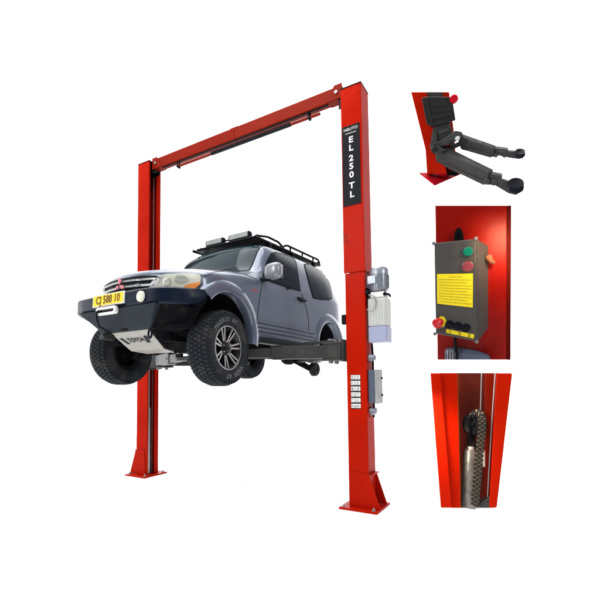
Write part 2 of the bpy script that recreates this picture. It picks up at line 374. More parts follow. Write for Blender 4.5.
P = [(.03+.055*(1-math.cos(a))*.9, -.118-.01*math.sin(a), .475+.095*math.cos(a)) for a in [PI*2*k/20*.82 for k in range(21)]]
P = [(.055+.055*math.sin(a)*1.15, -.12, .465+.095*math.cos(a)) for a in [-.3+2*PI*.66*k/22 for k in range(23)]]
tube(bm, P, .0065, 8); obj('hose_loop', bm, STEEL_GREY, t, smooth=True)
bm = bmesh.new(); box(bm, -.012, .012, -.06, .06, .45, .66); obj('mounting_bracket', bm, BLACK, t)
# pipe clamps and hose between
for z, lab in ((1.755, 'grey pipe clamp between the oil tank and the small control box'), (1.125, 'grey pipe clamp under the small control box')):
    t = empty('pipe_clamp', (PX, -.02, z)); tag(t, lab, 'clamp', 'clamps on the outer face of the near post')
    bm = bmesh.new(); lathe(bm, (.0005, 0, 0), (1, -.15, 0), [(0, 0), (.05, 0), (.05, .02), (.038, .05), (.03, .075), (0, .085)], 20); obj('clamp_body', bm, ALU, t, smooth=True)
    bm = bmesh.new(); tube(bm, [(.03, -.065, -.02), (.05, 0, .0), (.04, .07, .02)], .024, 12); obj('union_nut', bm, ALU, t, smooth=True)
t = empty('cable_run', (PX, 0, 1.0)); tag(t, 'dark cable running down the near post past the clamps', 'cable')
bm = bmesh.new(); tube(bm, [(.022, .03, .93), (.030, .03, .80), (.028, .035, .72), (.03, .03, .60)], .013, 8); obj('upper_cable', bm, BLACK, t, smooth=True)
bm = bmesh.new(); tube(bm, [(.03, .03, .22), (.03, .03, .16), (.025, .03, .05)], .013, 8); obj('lower_cable', bm, BLACK, t, smooth=True)
# small control box on the near post
t = empty('control_box', (PX, 0, 1.225)); tag(t, 'small blue grey control box with pale lid on the near post', 'control box')
bm = bmesh.new(); box(bm, .004, .085, -.085, .105, 0, .385); obj('housing', bm, BOXBLUE, t, bevel=.006)
bm = bmesh.new(); box(bm, .086, .115, -.092, .112, -.008, .393); obj('lid', bm, BOXPALE, t, bevel=.008)
for z in (.09, .29):
    bm = bmesh.new(); lathe(bm, (.1155, .08, z), (1, 0, 0), [(0, 0), (.014, 0), (.014, .012), (0, .012)], 10); obj('latch', bm, BLACK, t)

# ------------------------------------------------------------------ the car
CARP = Vector((-.186, -1.079, 1.603)); CARY = -.019
car = empty('car', CARP, CARY)
tag(car, 'blue grey three door off-road car raised on the lift arms', 'car')
CI = (Matrix.Translation(CARP) @ Matrix.Rotation(CARY, 4, 'Z')).inverted()
CAMC = CI @ CAM
def rayc(u, v): return (CI.to_3x3() @ ray(u, v)).normalized()

ST = {  # station l : half section (x, z) from the floor centre to the roof centre
-.74: [(0,.50),(.55,.50),(.74,.50),(.79,.56),(.82,.70),(.835,.84),(.835,.91),(.82,.965),(.78,.985),(.70,1.0),(.58,1.01),(.42,1.02),(.2,1.03),(0,1.03)],
-.71: [(0,.46),(.58,.46),(.79,.47),(.84,.55),(.862,.70),(.872,.84),(.868,.94),(.85,1.02),(.80,1.045),(.71,1.06),(.58,1.07),(.42,1.08),(.2,1.085),(0,1.09)],
-.55: [(0,.44),(.60,.44),(.82,.45),(.87,.53),(.892,.70),(.90,.86),(.893,.985),(.868,1.065),(.81,1.095),(.72,1.11),(.6,1.122),(.42,1.13),(.2,1.137),(0,1.14)],
-.20: [(0,.42),(.62,.42),(.84,.43),(.885,.52),(.905,.69),(.905,.88),(.90,1.02),(.875,1.105),(.815,1.145),(.735,1.168),(.62,1.18),(.45,1.19),(.2,1.197),(0,1.20)],
.15:  [(0,.42),(.62,.42),(.84,.43),(.885,.52),(.905,.69),(.903,.88),(.898,1.03),(.88,1.14),(.83,1.19),(.76,1.215),(.66,1.228),(.48,1.236),(.2,1.243),(0,1.245)],
.50:  [(0,.42),(.62,.42),(.84,.43),(.885,.52),(.905,.69),(.90,.88),(.896,1.04),(.884,1.155),(.84,1.225),(.785,1.262),(.715,1.275),(.5,1.283),(.25,1.288),(0,1.29)],
.585: [(0,.42),(.62,.42),(.84,.43),(.885,.52),(.905,.69),(.90,.88),(.896,1.04),(.884,1.16),(.845,1.245),(.79,1.287),(.72,1.308),(.5,1.318),(.25,1.325),(0,1.33)],
.98:  [(0,.42),(.62,.42),(.84,.43),(.885,.52),(.905,.69),(.90,.88),(.896,1.04),(.885,1.165),(.858,1.30),(.79,1.55),(.69,1.735),(.60,1.77),(.3,1.80),(0,1.81)],
1.10: [(0,.42),(.62,.42),(.84,.43),(.885,.52),(.905,.69),(.90,.88),(.896,1.04),(.885,1.17),(.86,1.315),(.795,1.57),(.70,1.752),(.60,1.79),(.3,1.82),(0,1.83)],
1.90: [(0,.42),(.62,.42),(.84,.43),(.885,.52),(.905,.69),(.90,.88),(.896,1.04),(.887,1.185),(.862,1.33),(.798,1.59),(.705,1.775),(.60,1.815),(.3,1.845),(0,1.855)],
2.60: [(0,.42),(.62,.42),(.84,.44),(.885,.54),(.905,.70),(.902,.88),(.898,1.05),(.887,1.205),(.86,1.34),(.795,1.60),(.70,1.785),(.60,1.82),(.3,1.85),(0,1.86)],
2.95: [(0,.44),(.60,.44),(.82,.47),(.87,.57),(.892,.70),(.893,.88),(.89,1.05),(.88,1.215),(.848,1.345),(.78,1.60),(.685,1.775),(.585,1.81),(.3,1.84),(0,1.85)],
3.12: [(0,.47),(.58,.47),(.78,.50),(.84,.58),(.868,.70),(.872,.88),(.87,1.05),(.86,1.215),(.825,1.345),(.75,1.58),(.645,1.745),(.53,1.775),(.28,1.80),(0,1.81)],
3.20: [(0,.52),(.55,.52),(.73,.54),(.79,.61),(.82,.70),(.825,.88),(.825,1.05),(.815,1.21),(.78,1.335),(.705,1.55),(.59,1.70),(.48,1.725),(.25,1.745),(0,1.75)]}
LS = sorted(ST)
def pchip(xs, ys):
    n = len(xs); h = [xs[i+1]-xs[i] for i in range(n-1)]; d = [(ys[i+1]-ys[i])/h[i] for i in range(n-1)]
    mm = [d[0]]+[0 if d[i-1]*d[i] <= 0 else 3*(h[i-1]+h[i])/((2*h[i]+h[i-1])/d[i-1]+(h[i]+2*h[i-1])/d[i]) for i in range(1, n-1)]+[d[-1]]
    def f(x):
        i = 0
        while i < n-2 and x > xs[i+1]: i += 1
        s = (x-xs[i])/h[i]; a = s*s
        return ys[i]*(1-3*a+2*a*s)+h[i]*mm[i]*(s-2*a+a*s)+ys[i+1]*(3*a-2*a*s)+h[i]*mm[i+1]*(a*s-a)
    return f
NJ = 14
fx = [pchip(LS, [ST[l][j][0] for l in LS]) for j in range(NJ)]
fz = [pchip(LS, [ST[l][j][1] for l in LS]) for j in range(NJ)]
fA = pchip([-.8, -.74, -.4, .1, .6, 1.0, 1.6, 2.5, 3.2], [.36, .34, .24, .13, .09, .045, .0, .0, -.06])
def deform(x, l, z):
    s = max(0, min(1, (l-2.5)/.7)); s = s*s*(3-2*s)
    return Vector((x, l+fA(l)*(abs(x)/.87)**2.2 - max(0, z-1.2)*.22*s, z))
JS = [j/4 for j in range(4*(NJ-1)+1)]
def section(l):
    xs = [f(l) for f in fx]; zs = [f(l) for f in fz]; js = list(range(NJ)); a = pchip(js, xs); b = pchip(js, zs)
    return [(a(j), b(j)) for j in JS]
def stations():
    out = []
    for a, b in zip(LS, LS[1:]):
        n = max(2, int((b-a)/.045))
        out += [a+(b-a)*i/n for i in range(n)]
    return out+[LS[-1]]
def surf(l, j):
    xs = [f(l) for f in fx]; zs = [f(l) for f in fz]; js = list(range(NJ))
    return deform(pchip(js, xs)(j), l, pchip(js, zs)(j))
def body_mesh():
    bm = bmesh.new(); rows = []
    SS = stations(); n = len(JS)
    def row(pts, l):
        r = [bm.verts.new(deform(x, l, z)) for x, z in pts]
        q = [bm.verts.new(deform(-x, l, z)) for x, z in pts[1:-1]][::-1]
        return r+q
    s0 = section(SS[0]); s1 = section(SS[-1])
    for c in (.0, .25, .5, .75): rows.append(row([(x*max(c, .001), z) for x, z in s0], SS[0]))
    for l in SS: rows.append(row(section(l), l))
    for c in (.8, .5, .25, .0): rows.append(row([(x*max(c, .001), z) for x, z in s1], SS[-1]))
    k = len(rows[0])
    for a, b in zip(rows, rows[1:]):
        for i in range(k):
            j = (i+1) % k; f = bm.faces.new((a[i], a[j], b[j], b[i]))
            jj = i if i < n else k-i
            f.material_index = 1 if (jj/4 < 2.2) else 0
    bmesh.ops.remove_doubles(bm, verts=bm.verts, dist=.002)
    bmesh.ops.recalc_face_normals(bm, faces=bm.faces)
    return bm
bm = body_mesh(); BVH = BVHTree.FromBMesh(bm)
body = obj('body', bm, [PAINT, UNDER], car, smooth=True, angle=50)
ARCH = [(.0, .45, .455), (2.60, .43, .435)]
cut = []
for (l, z, r) in ARCH:
    for s in (-1, 1):
        bm = bmesh.new(); lathe(bm, (s*.50, l, z), (s, 0, 0), [(0, 0), (r, 0), (r, .7), (0, .7)], 48)
        c = obj('cutter', bm, UNDER); c.matrix_world = Matrix.Translation(CARP) @ Matrix.Rotation(CARY, 4, 'Z'); cut.append(c)
        md = body.modifiers.new('arch', 'BOOLEAN'); md.object = c; md.operation = 'DIFFERENCE'; md.solver = 'EXACT'
        try: md.material_mode = 'TRANSFER'
        except Exception: pass
dg = bpy.context.evaluated_depsgraph_get(); dg.update()
me = bpy.data.meshes.new_from_object(body.evaluated_get(dg))
body.modifiers.clear(); old = body.data; body.data = me; bpy.data.meshes.remove(old)
for c in cut: bpy.data.objects.remove(c)
for p in body.data.polygons:
    p.use_smooth = True
    if p.center.z < .80 and p.center.y < -.30: p.material_index = 1
body.data.set_sharp_from_angle(angle=math.radians(40))

def hit_px(u, v):
    d = rayc(u, v); h = BVH.ray_cast(CAMC, d)
    if h[0] is None:
        n = BVH.find_nearest(CAMC+d*((CAMC-Vector((.9, 1, .9))).length)); return n[0], n[1]
    return h[0], h[1]
def hit_dir(o, d):
    h = BVH.ray_cast(Vector(o), Vector(d))
    if h[0] is None: n = BVH.find_nearest(Vector(o)); return n[0], n[1]
    return h[0], h[1]
def patch(name, poly, proj, off, mats, thick=.006, cuts=3, mirror=True, flat=False, sides=(1, -1), parent=None, smooth=True):
    """a thin shell lying on the body: poly is 2D, proj maps a 2D point to (surface point, normal)"""
    out = []
    for s in sides:
        bm = bmesh.new(); vs = [bm.verts.new((a, b, 0)) for a, b in poly]; bm.faces.new(vs)
        bmesh.ops.triangulate(bm, faces=bm.faces)
        for _ in range(cuts):
            L = sorted(e.calc_length() for e in bm.edges)[-1]
            bmesh.ops.subdivide_edges(bm, edges=[e for e in bm.edges if e.calc_length() > L*.5], cuts=1)
            bmesh.ops.triangulate(bm, faces=[f for f in bm.faces if len(f.verts) > 3])
        nr = {}
        for v in bm.verts:
            p, n = proj(v.co.x, v.co.y); v.co = p+n*off; nr[v] = n
            if s < 0: v.co.x = -v.co.x
        top = {}
        base = list(bm.faces); bound = [e for e in bm.edges if e.is_boundary]
        for v in list(bm.verts):
            n = nr[v].copy(); n.x *= s; top[v] = bm.verts.new(v.co + n*thick)
        for f in base: bm.faces.new([top[v] for v in f.verts])
        for e in bound: a, b = e.verts; bm.faces.new((a, b, top[b], top[a]))
        out.append(obj(name, bm, mats, parent or car, smooth=smooth, angle=50))
    return out
def line(pts, w):
    """outline of a thin band along a 2D polyline"""
    L, R = [], []
    for i, p in enumerate(pts):
        a = pts[max(i-1, 0)]; b = pts[min(i+1, len(pts)-1)]; dx, dy = b[0]-a[0], b[1]-a[1]; q = math.hypot(dx, dy) or 1
        L.append((p[0]-dy/q*w/2, p[1]+dx/q*w/2)); R.append((p[0]+dy/q*w/2, p[1]-dx/q*w/2))
    return L+R[::-1]
def band(name, pts, w, proj, off, mats, **kw):
    """thin band built quad by quad so long bent lines stay clean"""
    out = []
    for s in kw.get('sides', (1, -1)):
        bm = bmesh.new(); P = []
        for a, b in zip(pts, pts[1:]):
            n = 6
            P += [(a[0]+(b[0]-a[0])*i/n, a[1]+(b[1]-a[1])*i/n) for i in range(n)]
        P.append(pts[-1]); o = line(P, w); k = len(P); Lh = o[:k]; Rh = o[k:][::-1]; rows = []
        for a, b in zip(Lh, Rh):
            r = []
            for q in (a, b):
                p, nn = proj(*q); lo = p+nn*(off-.004); hi = p+nn*off
                if s < 0: lo.x *= -1; hi.x *= -1
                r += [bm.verts.new(lo), bm.verts.new(hi)]
            rows.append((r[0], r[1], r[3], r[2]))
        for a, b in zip(rows, rows[1:]):
            for i in range(4): bm.faces.new((a[i], a[(i+1) % 4], b[(i+1) % 4], b[i]))
        bm.faces.new(rows[0]); bm.faces.new(rows[-1])
        out.append(obj(name, bm, mats, kw.get('parent') or car))
    return out
def inset(poly, d):
    cx = sum(p[0] for p in poly)/len(poly); cy = sum(p[1] for p in poly)/len(poly)
    return [(cx+(x-cx)*d, cy+(y-cy)*d) for x, y in poly]
# glazing on both flanks (outlines measured on the visible side)
DW = [(261.8, 279.3), (263.5, 271), (266.5, 260.5), (270.5, 253.2), (275, 251.8), (284, 254), (294.5, 258.6), (296.4, 263), (298.5, 276), (300.8, 291.6), (290, 288.8), (276, 284.2)]
QW = [(303.6, 264.2), (306.5, 263.6), (316, 267.2), (324.8, 271.8), (327.6, 276), (330.4, 287), (332.3, 298.6), (329, 300.4), (320, 300), (312.8, 298.4), (309.2, 286)]
for nm, P, sc in (('door_window', DW, .93), ('quarter_window', QW, .93)):
    for s in (1, -1):
        fr = patch('window_frame' if nm == 'door_window' else 'window_seal', P, hit_px, -.001, SEAL, thick=.005, sides=(s,))[0]
        patch(nm, inset(P, sc), hit_px, .0045, GLASS, thick=.004, sides=(s,))
# windscreen: on the surface between the two pillars
def wsp(a, b):       # a: -1..1 across, b: 0..1 up
    l = .60+.375*b; jj = 13-(13-10.12)*abs(a); p = surf(l, jj); q = surf(l+.01, jj); r = surf(l, jj-.05 if abs(a) < .98 else jj+.05)
    n = (q-p).cross(r-p).normalized()
    if n.z < 0: n = -n
    if a < 0: p = Vector((-p.x, p.y, p.z)); n = Vector((-n.x, n.y, n.z))
    return p, n
def wpatch(name, a0, a1, b0, b1, off, mats, thick, parent=None):
    bm = bmesh.new(); N, K = 24, 12; g = []; h = []
    for i in range(N+1):
        g.append([]); h.append([])
        for k in range(K+1):
            p, n = wsp(a0+(a1-a0)*i/N, b0+(b1-b0)*k/K); g[-1].append(bm.verts.new(p+n*off)); h[-1].append(bm.verts.new(p+n*(off+thick)))
    for i in range(N):
        for k in range(K):
            bm.faces.new((g[i][k], g[i+1][k], g[i+1][k+1], g[i][k+1])); bm.faces.new((h[i][k], h[i][k+1], h[i+1][k+1], h[i+1][k]))
    for i in range(N):
        for k in (0, K): bm.faces.new((g[i][k], g[i+1][k], h[i+1][k], h[i][k]))
    for k in range(K):
        for i in (0, N): bm.faces.new((g[i][k], g[i][k+1], h[i][k+1], h[i][k]))
    return obj(name, bm, mats, parent or car, smooth=True, angle=50)
wf = wpatch('windscreen_seal', -.985, .985, .0, 1, .0005, SEAL, .003)
wpatch('windscreen', -.95, .95, .05, .965, .004, SCREEN, .003)
for a0, a1 in ((-.75, -.05), (-.0, .68)):
    bm = bmesh.new(); P = [wsp(a0, .03), wsp((a0*2+a1)/3, .10), wsp(a1, .16)]
    tube(bm, [p+n*.022 for p, n in P], [.009, .007, .004], 8); obj('wiper', bm, BLACK, car)
# panel gaps
for nm, pts in (('door_gap', [(262.5, 281), (260.6, 292), (258.3, 308), (257, 324), (258, 338)]), ('door_gap', [(301.5, 293), (305, 304), (308.4, 318), (308.6, 332), (305, 342)]),
                ('door_gap', [(258, 338), (280, 341.2), (305, 342)]), ('wing_gap', [(203.5, 277), (214, 272), (228, 271), (243, 274), (257, 279)])):
    band(nm, pts, .55, hit_px, .0014, SEAL)
# lamps
HL = [(147.8, 291), (150, 285), (153, 280), (158, 276.2), (166, 274.2), (182, 273.3), (196, 273.4), (200.5, 274.6), (202, 278), (201, 283), (196.5, 289), (188, 291), (170, 291.6)]
AM = [(184.5, 286), (190, 284), (200.3, 282.2), (199.6, 284.5), (195.6, 288.7), (189, 290.3), (184.5, 290.5)]
HI = [(149.6, 290), (151.6, 285), (154.4, 280.6), (158.5, 277.4), (163, 276.2), (160, 281), (158, 286), (157.6, 290.4)]
HB = [(176.5, 276.6), (184, 276), (188, 278), (188.6, 281.5), (184, 283.4), (178.5, 283.6), (174.5, 281)]
for s in (1, -1):
    hb = patch('headlight', HL, hit_px, -.001, CHROME, thick=.006, sides=(s,))[0]
    patch('lens', inset(HL, .95), hit_px, .0055, LENS, thick=.008, sides=(s,), parent=hb)
    patch('reflector', HI, hit_px, .0137, STEEL_GREY, thick=.002, sides=(s,), parent=hb); patch('reflector', HB, hit_px, .0137, BULB, thick=.0025, sides=(s,), parent=hb)
    patch('indicator', AM, hit_px, .014, AMBER, thick=.003, sides=(s,), parent=hb)
    bm = bmesh.new()
    for (u, v, r) in ((167.5, 282.5, .046),):
        p, n = hit_px(u, v); 
        if s < 0: p = Vector((-p.x, p.y, p.z)); n = Vector((-n.x, n.y, n.z))
        lathe(bm, p+n*.0138, n, [(r*.75, 0), (r, .0), (r, .002), (r*.75, .0025), (r*.75, 0)], 24)
    obj('reflector_ring', bm, CHROME, hb, smooth=True)
def front(x, z): return hit_dir((x, -3, z), (0, 1, 0))
# grille
GP = [(-.47, 1.02), (-.3, 1.035), (0, 1.04), (.3, 1.035), (.47, 1.02), (.40, .86), (0, .86), (-.40, .86)]
gr = patch('grille', GP, front, .0, BLACK, thick=.004, sides=(1,), cuts=4)[0]
for z, w, hw in ((.998, .022, .445), (.935, .024, .42)):
    band('grille_bar', [(-hw, z-.012), (0, z), (hw, z-.012)], w, front, .026, STEEL_GREY, sides=(1,), parent=gr)
bm = bmesh.new()
R = .046
for a in (PI/2, PI/2+2*PI/3, PI/2-2*PI/3):
    d = Vector((math.cos(a), 0, math.sin(a))); s_ = Vector((math.cos(a+PI/6), 0, math.sin(a+PI/6))); s2 = Vector((math.cos(a-PI/6), 0, math.sin(a-PI/6)))
    o = Vector((0, -.778, .952)); g = d*.004
    prism(bm, [o+g, o+g+s_*R*1.05, o+g+(s_+s2)*R*1.05, o+g+s2*R*1.05], (0, -.012, 0))
obj('emblem', bm, EMBLEM, gr, bevel=.002)
text('grille_badge', 'V6', .045, basis((.26, -.757, .925), (1, .06, 0), (0, 0, 1)), STEEL_GREY, gr, bold=.002)
# front bumper (steel off-road type)
def both(bm, quads):
    for a, b in quads:
        hexa(bm, a, b); hexa(bm, [(-x, y, z) for x, y, z in a][::-1], [(-x, y, z) for x, y, z in b][::-1])
bm = bmesh.new(); plan = [(0, -.905, .675, .838), (.45, -.905, .675, .838), (.60, -.885, .675, .840), (.70, -.835, .672, .843), (.79, -.745, .67, .846), (.86, -.635, .68, .848), (.905, -.52, .715, .852), (.925, -.43, .775, .856)]
pl_ = [(-x, y, a_, b_) for x, y, a_, b_ in plan[1:]][::-1]+plan; rows = []
for x, y, a_, b_ in pl_:
    xi = math.copysign(max(0, abs(x)-.09), x); yi = -.50 if abs(x) < .8 else max(-.5, y+.12)
    rows.append([bm.verts.new(q) for q in ((x, y+.02, a_), (x, y, a_+.02), (x, y, b_-.015), (x*.995, y+.015, b_), (xi, yi, b_+.012), (xi, yi, a_))])
for p, q in zip(rows, rows[1:]):
    for i in range(6): bm.faces.new((p[i], p[(i+1) % 6], q[(i+1) % 6], q[i]))
bm.faces.new(rows[0]); bm.faces.new(rows[-1])
bumper = obj('bumper', bm, BUMPER, car, smooth=True, angle=30)
bm = bmesh.new()
hexa(bm, [(-.40, -.70, .452), (.40, -.70, .452), (.70, -.895, .676), (-.55, -.915, .676)], [(-.40, -.6, .452), (.40, -.6, .452), (.60, -.6, .676), (-.60, -.6, .676)])
lp = obj('lower_panel', bm, BUMPER_GREY, bumper, bevel=.010, segs=2)
for s_ in (1, -1):
    bm = bmesh.new(); hexa(bm, [(s_*.405, -.69, .455), (s_*.70, -.45, .52), (s_*.84, -.66, .672), (s_*.615, -.85, .674)], [(s_*.41, -.5, .46), (s_*.7, -.35, .53), (s_*.8, -.4, .672), (s_*.605, -.5, .674)]); obj('lower_wing', bm, UNDER, bumper, bevel=.01)
# plate
bm = bmesh.new(); hexa(bm, [(-.275, -.925, .712), (.255, -.925, .712), (.255, -.918, .842), (-.275, -.918, .842)], [(-.275, -.9015, .712), (.255, -.9015, .712), (.255, -.9015, .842), (-.275, -.9015, .842)])
pl = obj('number_plate', bm, WHITE, car, bevel=.004)
bm = bmesh.new(); hexa(bm, [(-.263, -.9275, .722), (.243, -.9275, .722), (.243, -.9205, .832), (-.263, -.9205, .832)], [(-.263, -.9245, .722), (.243, -.9245, .722), (.243, -.9175, .832), (-.263, -.9175, .832)])
obj('plate_field', bm, PLATE, pl)
text('plate_lettering', 'CJ 588 10', .118, basis((-.01, -.9255, .776), (1, 0, 0), (0, .054, 1)), PLATE_INK, pl, sx=.86, bold=.003)
bm = bmesh.new(); box(bm, -.24, .26, -.9065, -.9, .685, .705); obj('winch_opening', bm, UNDER, bumper)
# fairlead, winch rope, fog lamps, shackle
def rrect(cx, cz, hx, hz, r, n=6):
    P = []
    for qx, qz, a0 in ((1, 1, 0), (-1, 1, PI/2), (-1, -1, PI), (1, -1, 3*PI/2)):
        for k in range(n+1):
            a = a0+PI/2*k/n; P.append((cx+qx*(hx-r)+r*math.cos(a), cz+qz*(hz-r)+r*math.sin(a)))
    return P
bm = bmesh.new(); o_ = rrect(-.02, .655, .17, .042, .035); i_ = rrect(-.02, .655, .135, .018, .016)
fa = [bm.verts.new((x, -.945, z)) for x, z in o_]; fb = [bm.verts.new((x, -.945, z)) for x, z in i_]; ba = [bm.verts.new((x, -.905, z)) for x, z in o_]; bb = [bm.verts.new((x, -.905, z)) for x, z in i_]
n = len(o_)
for i in range(n):
    j = (i+1) % n
    bm.faces.new((fa[i], fa[j], fb[j], fb[i])); bm.faces.new((fa[j], fa[i], ba[i], ba[j])); bm.faces.new((fb[i], fb[j], bb[j], bb[i])); bm.faces.new((ba[i], bb[i], bb[j], ba[j]))
obj('winch_fairlead', bm, WHITE, bumper, bevel=.004)
bm = bmesh.new(); tube(bm, [(-.15, -.90, .66), (-.15, -.96, .65), (-.152, -.955, .58), (-.148, -.93, .5), (-.15, -.80, .44), (-.14, -.74, .40)], .012, 8); obj('winch_rope', bm, BLACK, car, smooth=True)
for s in (1,):
    bm = bmesh.new(); lathe(bm, (s*.50, -.903, .752), (0, -1, 0), [(0, .012), (.040, .018), (.048, .016), (.056, .014), (.058, 0), (0, 0)], 28); obj('fog_light', bm, LENS, bumper, smooth=True)
bm = bmesh.new(); tube(bm, [(.40+.026*math.cos(a), -.70, .40+.045*math.sin(a)) for a in [2*PI*k/18 for k in range(19)]], .011, 8); obj('tow_shackle', bm, BLACK, bumper, smooth=True)
bm = bmesh.new(); box(bm, -.37, -.32, -.76, -.60, .38, .449); tube(bm, [(-.39, -.74, .41), (-.30, -.74, .41)], .022, 10); obj('tow_hook', bm, STEEL_DARK, bumper, bevel=.006)
# skid plate
A = [(-.32, -.80, .44), (.42, -.80, .44), (.50, -.62, .30), (.34, -.46, .245), (-.24, -.50, .245), (-.36, -.66, .33)]
bm = bmesh.new()
sk = [(-.30, -.78, .452), (.42, -.78, .452), (.44, -.46, .262), (.30, -.30, .235), (-.16, -.42, .245), (-.24, -.56, .285)]
prism(bm, [(-.27, -.69, .449), (.36, -.69, .449), (.29, -.40, .262), (-.25, -.43, .262)], (0, .02, .03))
prism(bm, [(-.25, -.429, .261), (.29, -.399, .261), (.25, -.22, .235), (-.2, -.22, .235)], (0, .004, .03))
skid = obj('skid_plate', bm, SKID, car, bevel=.006)
bm = bmesh.new(); prism(bm, [(.365, -.68, .449), (.56, -.35, .45), (.54, -.05, .42), (.26, -.05, .238), (.295, -.40, .264)], (0, .02, .03)); obj('splash_guard', bm, UNDER, car)
bm = bmesh.new(); prism(bm, [(-.275, -.68, .449), (-.56, -.35, .45), (-.54, -.05, .42), (-.205, -.05, .226), (-.255, -.43, .264)], (0, .02, .03)); obj('splash_guard', bm, UNDER, car)
nrm = Vector((0, -.187, -.27)).normalized(); ex = Vector((1, 0, 0)); ey = ex.cross(nrm) ; ey = -ey if ey.z < 0 else ey
o = Vector((.0, -.566, .369)) + nrm*.004
bm = bmesh.new()
for (a, b, w, sl) in ((-.19, 1, .022, .02), (-.162, 1, .016, .02), (.195, 1, .05, -.02)):
    prism(bm, [o+ex*(a-w/2+sl)+ey*-.055, o+ex*(a+w/2+sl)+ey*-.055, o+ex*(a+w/2-sl)+ey*.055, o+ex*(a-w/2-sl)+ey*.055], nrm*.004)
obj('skid_slots', bm, BLACK, skid)
text('skid_lettering', 'TOYO4', .10, basis(o+nrm*.003+ex*.015, ex, ey), BLACK, skid, sx=.78, bold=.001)
# arches and flares
for (l, z, r) in ARCH:
    for s in (1, -1):
        bm = bmesh.new(); rows = []
        for k in range(41):
            a = math.radians(-14 + (150 if l < 1 else 208)*k/40); 
            row = []
            for (dr, x, lift) in ((-.012, .80, 0), (-.012, .914, 0), (.0, .926, 0), (.03, .929, 0), (.075, .921, 0), (.12, .907, 0), (.15, .86, 0)):
                rr = r+dr; 
                row.append(bm.verts.new((s*x, l+rr*math.cos(a), z+rr*math.sin(a))))
            rows.append(row)
        for a_, b_ in zip(rows, rows[1:]):
            for i in range(6): bm.faces.new((a_[i], a_[i+1], b_[i+1], b_[i]))
        obj('fender_flare', bm, PAINT, car, smooth=True, angle=45)
# flank cladding with ridges
def flank(l, z): return hit_dir((3, l, z), (-1, 0, 0))
for s in (1, -1):
    cl = patch('side_cladding', [(.47, .645), (1.9, .645), (2.08, .60), (2.10, .46), (.50, .46)], flank, -.002, PAINT, thick=.022, sides=(s,), cuts=5)[0]
    for zz in (.615, .565, .515): band('cladding_groove', [(.52, zz), (1.3, zz), (2.02, zz-.01)], .010, flank, .0245, SEAL, sides=(s,), parent=cl)
    bm = bmesh.new(); x0, x1 = sorted((s*.80, s*.905)); box(bm, x0, x1, .48, 2.12, .37, .445); obj('sill', bm, BLACK, car, bevel=.02)
    bm = bmesh.new(); p, n = hit_px(301.2, 299.6); x = p.x
    hd = patch('door_handle', [(296.8, 297.2), (300, 297.0), (305.6, 299.6), (305.2, 302.2), (302, 302.9), (298, 300.4)], hit_px, -.001, BLACK, thick=.006, sides=(s,), cuts=2)[0]
    bm = bmesh.new(); P = []
    for u, v in ((297.2, 297.8), (299.5, 298.6), (302.5, 300.1), (305.2, 301.4)):
        p, n = hit_px(u, v); q = p+n*.028; P.append((s*q.x, q.y, q.z))
    tube(bm, P, [.010, .014, .014, .010], 10); obj('pull', bm, BLACK, hd, smooth=True)
    patch('side_marker', [(251.2, 288.8), (256, 289.6), (258.2, 290.8), (257.6, 292), (252, 290.8)], hit_px, .0, mat('red_badge', (.25, .06, .07), .4, var=.2), thick=.004, sides=(s,), cuts=1)
# mirrors
for s in (1, -1):
    bm = bmesh.new(); bmesh.ops.create_uvsphere(bm, u_segments=28, v_segments=18, radius=1)
    for v in bm.verts:
        c = v.co; f = lambda q, e: math.copysign(abs(q)**e, q)
        v.co = Vector((s*(1.045+.118*f(c.x, .62)), .70+.075*f(c.y, .8)+.03*c.z*0, 1.275+.105*f(c.z, .62)+.012*c.x*s))
    mi = obj('mirror', bm, PAINT_LIGHT, car, smooth=True, angle=180)
    bm = bmesh.new(); box(bm, min(s*.955, s*1.14), max(s*.955, s*1.14), .772, .780, 1.195, 1.36); obj('mirror_glass', bm, CHROME, mi, bevel=.01)
    bm = bmesh.new(); hexa(bm, [(s*.86, .66, 1.175), (s*1.02, .66, 1.165), (s*1.02, .66, 1.195), (s*.86, .66, 1.215)], [(s*.86, .76, 1.175), (s*1.02, .76, 1.165), (s*1.02, .76, 1.195), (s*.86, .76, 1.215)]); obj('mirror_arm', bm, BLACK, mi, bevel=.008)
# underside
bm = bmesh.new()
for s in (-1, 1): box(bm, min(s*.38, s*.48), max(s*.38, s*.48), -.5, 3.0, .335, .425)
for l in (-.2, .6, 1.5, 2.2, 2.9): box(bm, -.379, .379, l, l+.08, .34, .42)
obj('chassis_rails', bm, UNDER, car, bevel=.006)
bm = bmesh.new(); box(bm, -.2, .2, .2, 1.1, .27, .42); tube(bm, [(.1, 1.1, .34), (.1, 2.5, .30)], .04, 12); tube(bm, [(-.25, .3, .33), (-.3, 1.2, .33), (-.3, 1.5, .34), (-.3, 2.0, .34), (-.35, 3.1, .36)], [.03, .03, .08, .08, .03], 12); obj('drivetrain', bm, UNDER, car, bevel=.01)
bm = bmesh.new(); tube(bm, [(-.78, 2.6, .38), (-.2, 2.6, .34), (.2, 2.6, .34), (.78, 2.6, .38)], [.05, .06, .06, .05], 14); lathe(bm, (.1, 2.45, .33), (0, 1, 0), [(0, 0), (.09, .01), (.15, .1), (.15, .2), (.08, .3), (0, .3)], 18); obj('rear_axle', bm, UNDER, car, smooth=True)
bm = bmesh.new(); tube(bm, [(.45, 1.85, .32), (.60, 2.12, .18), (.68, 2.34, .085)], [.055, .05, .045], 10); obj('trailing_arm', bm, UNDER, car, smooth=True)
bm = bmesh.new(); lathe(bm, (.66, 2.40, .085), (1, 0, 0), [(.03, .02), (.03, .10), (.085, .11), (.10, .10), (.115, .08), (.115, .015), (.10, 0), (.03, .02)], 22); obj('suspension_bush', bm, RUBBER, car, smooth=True)
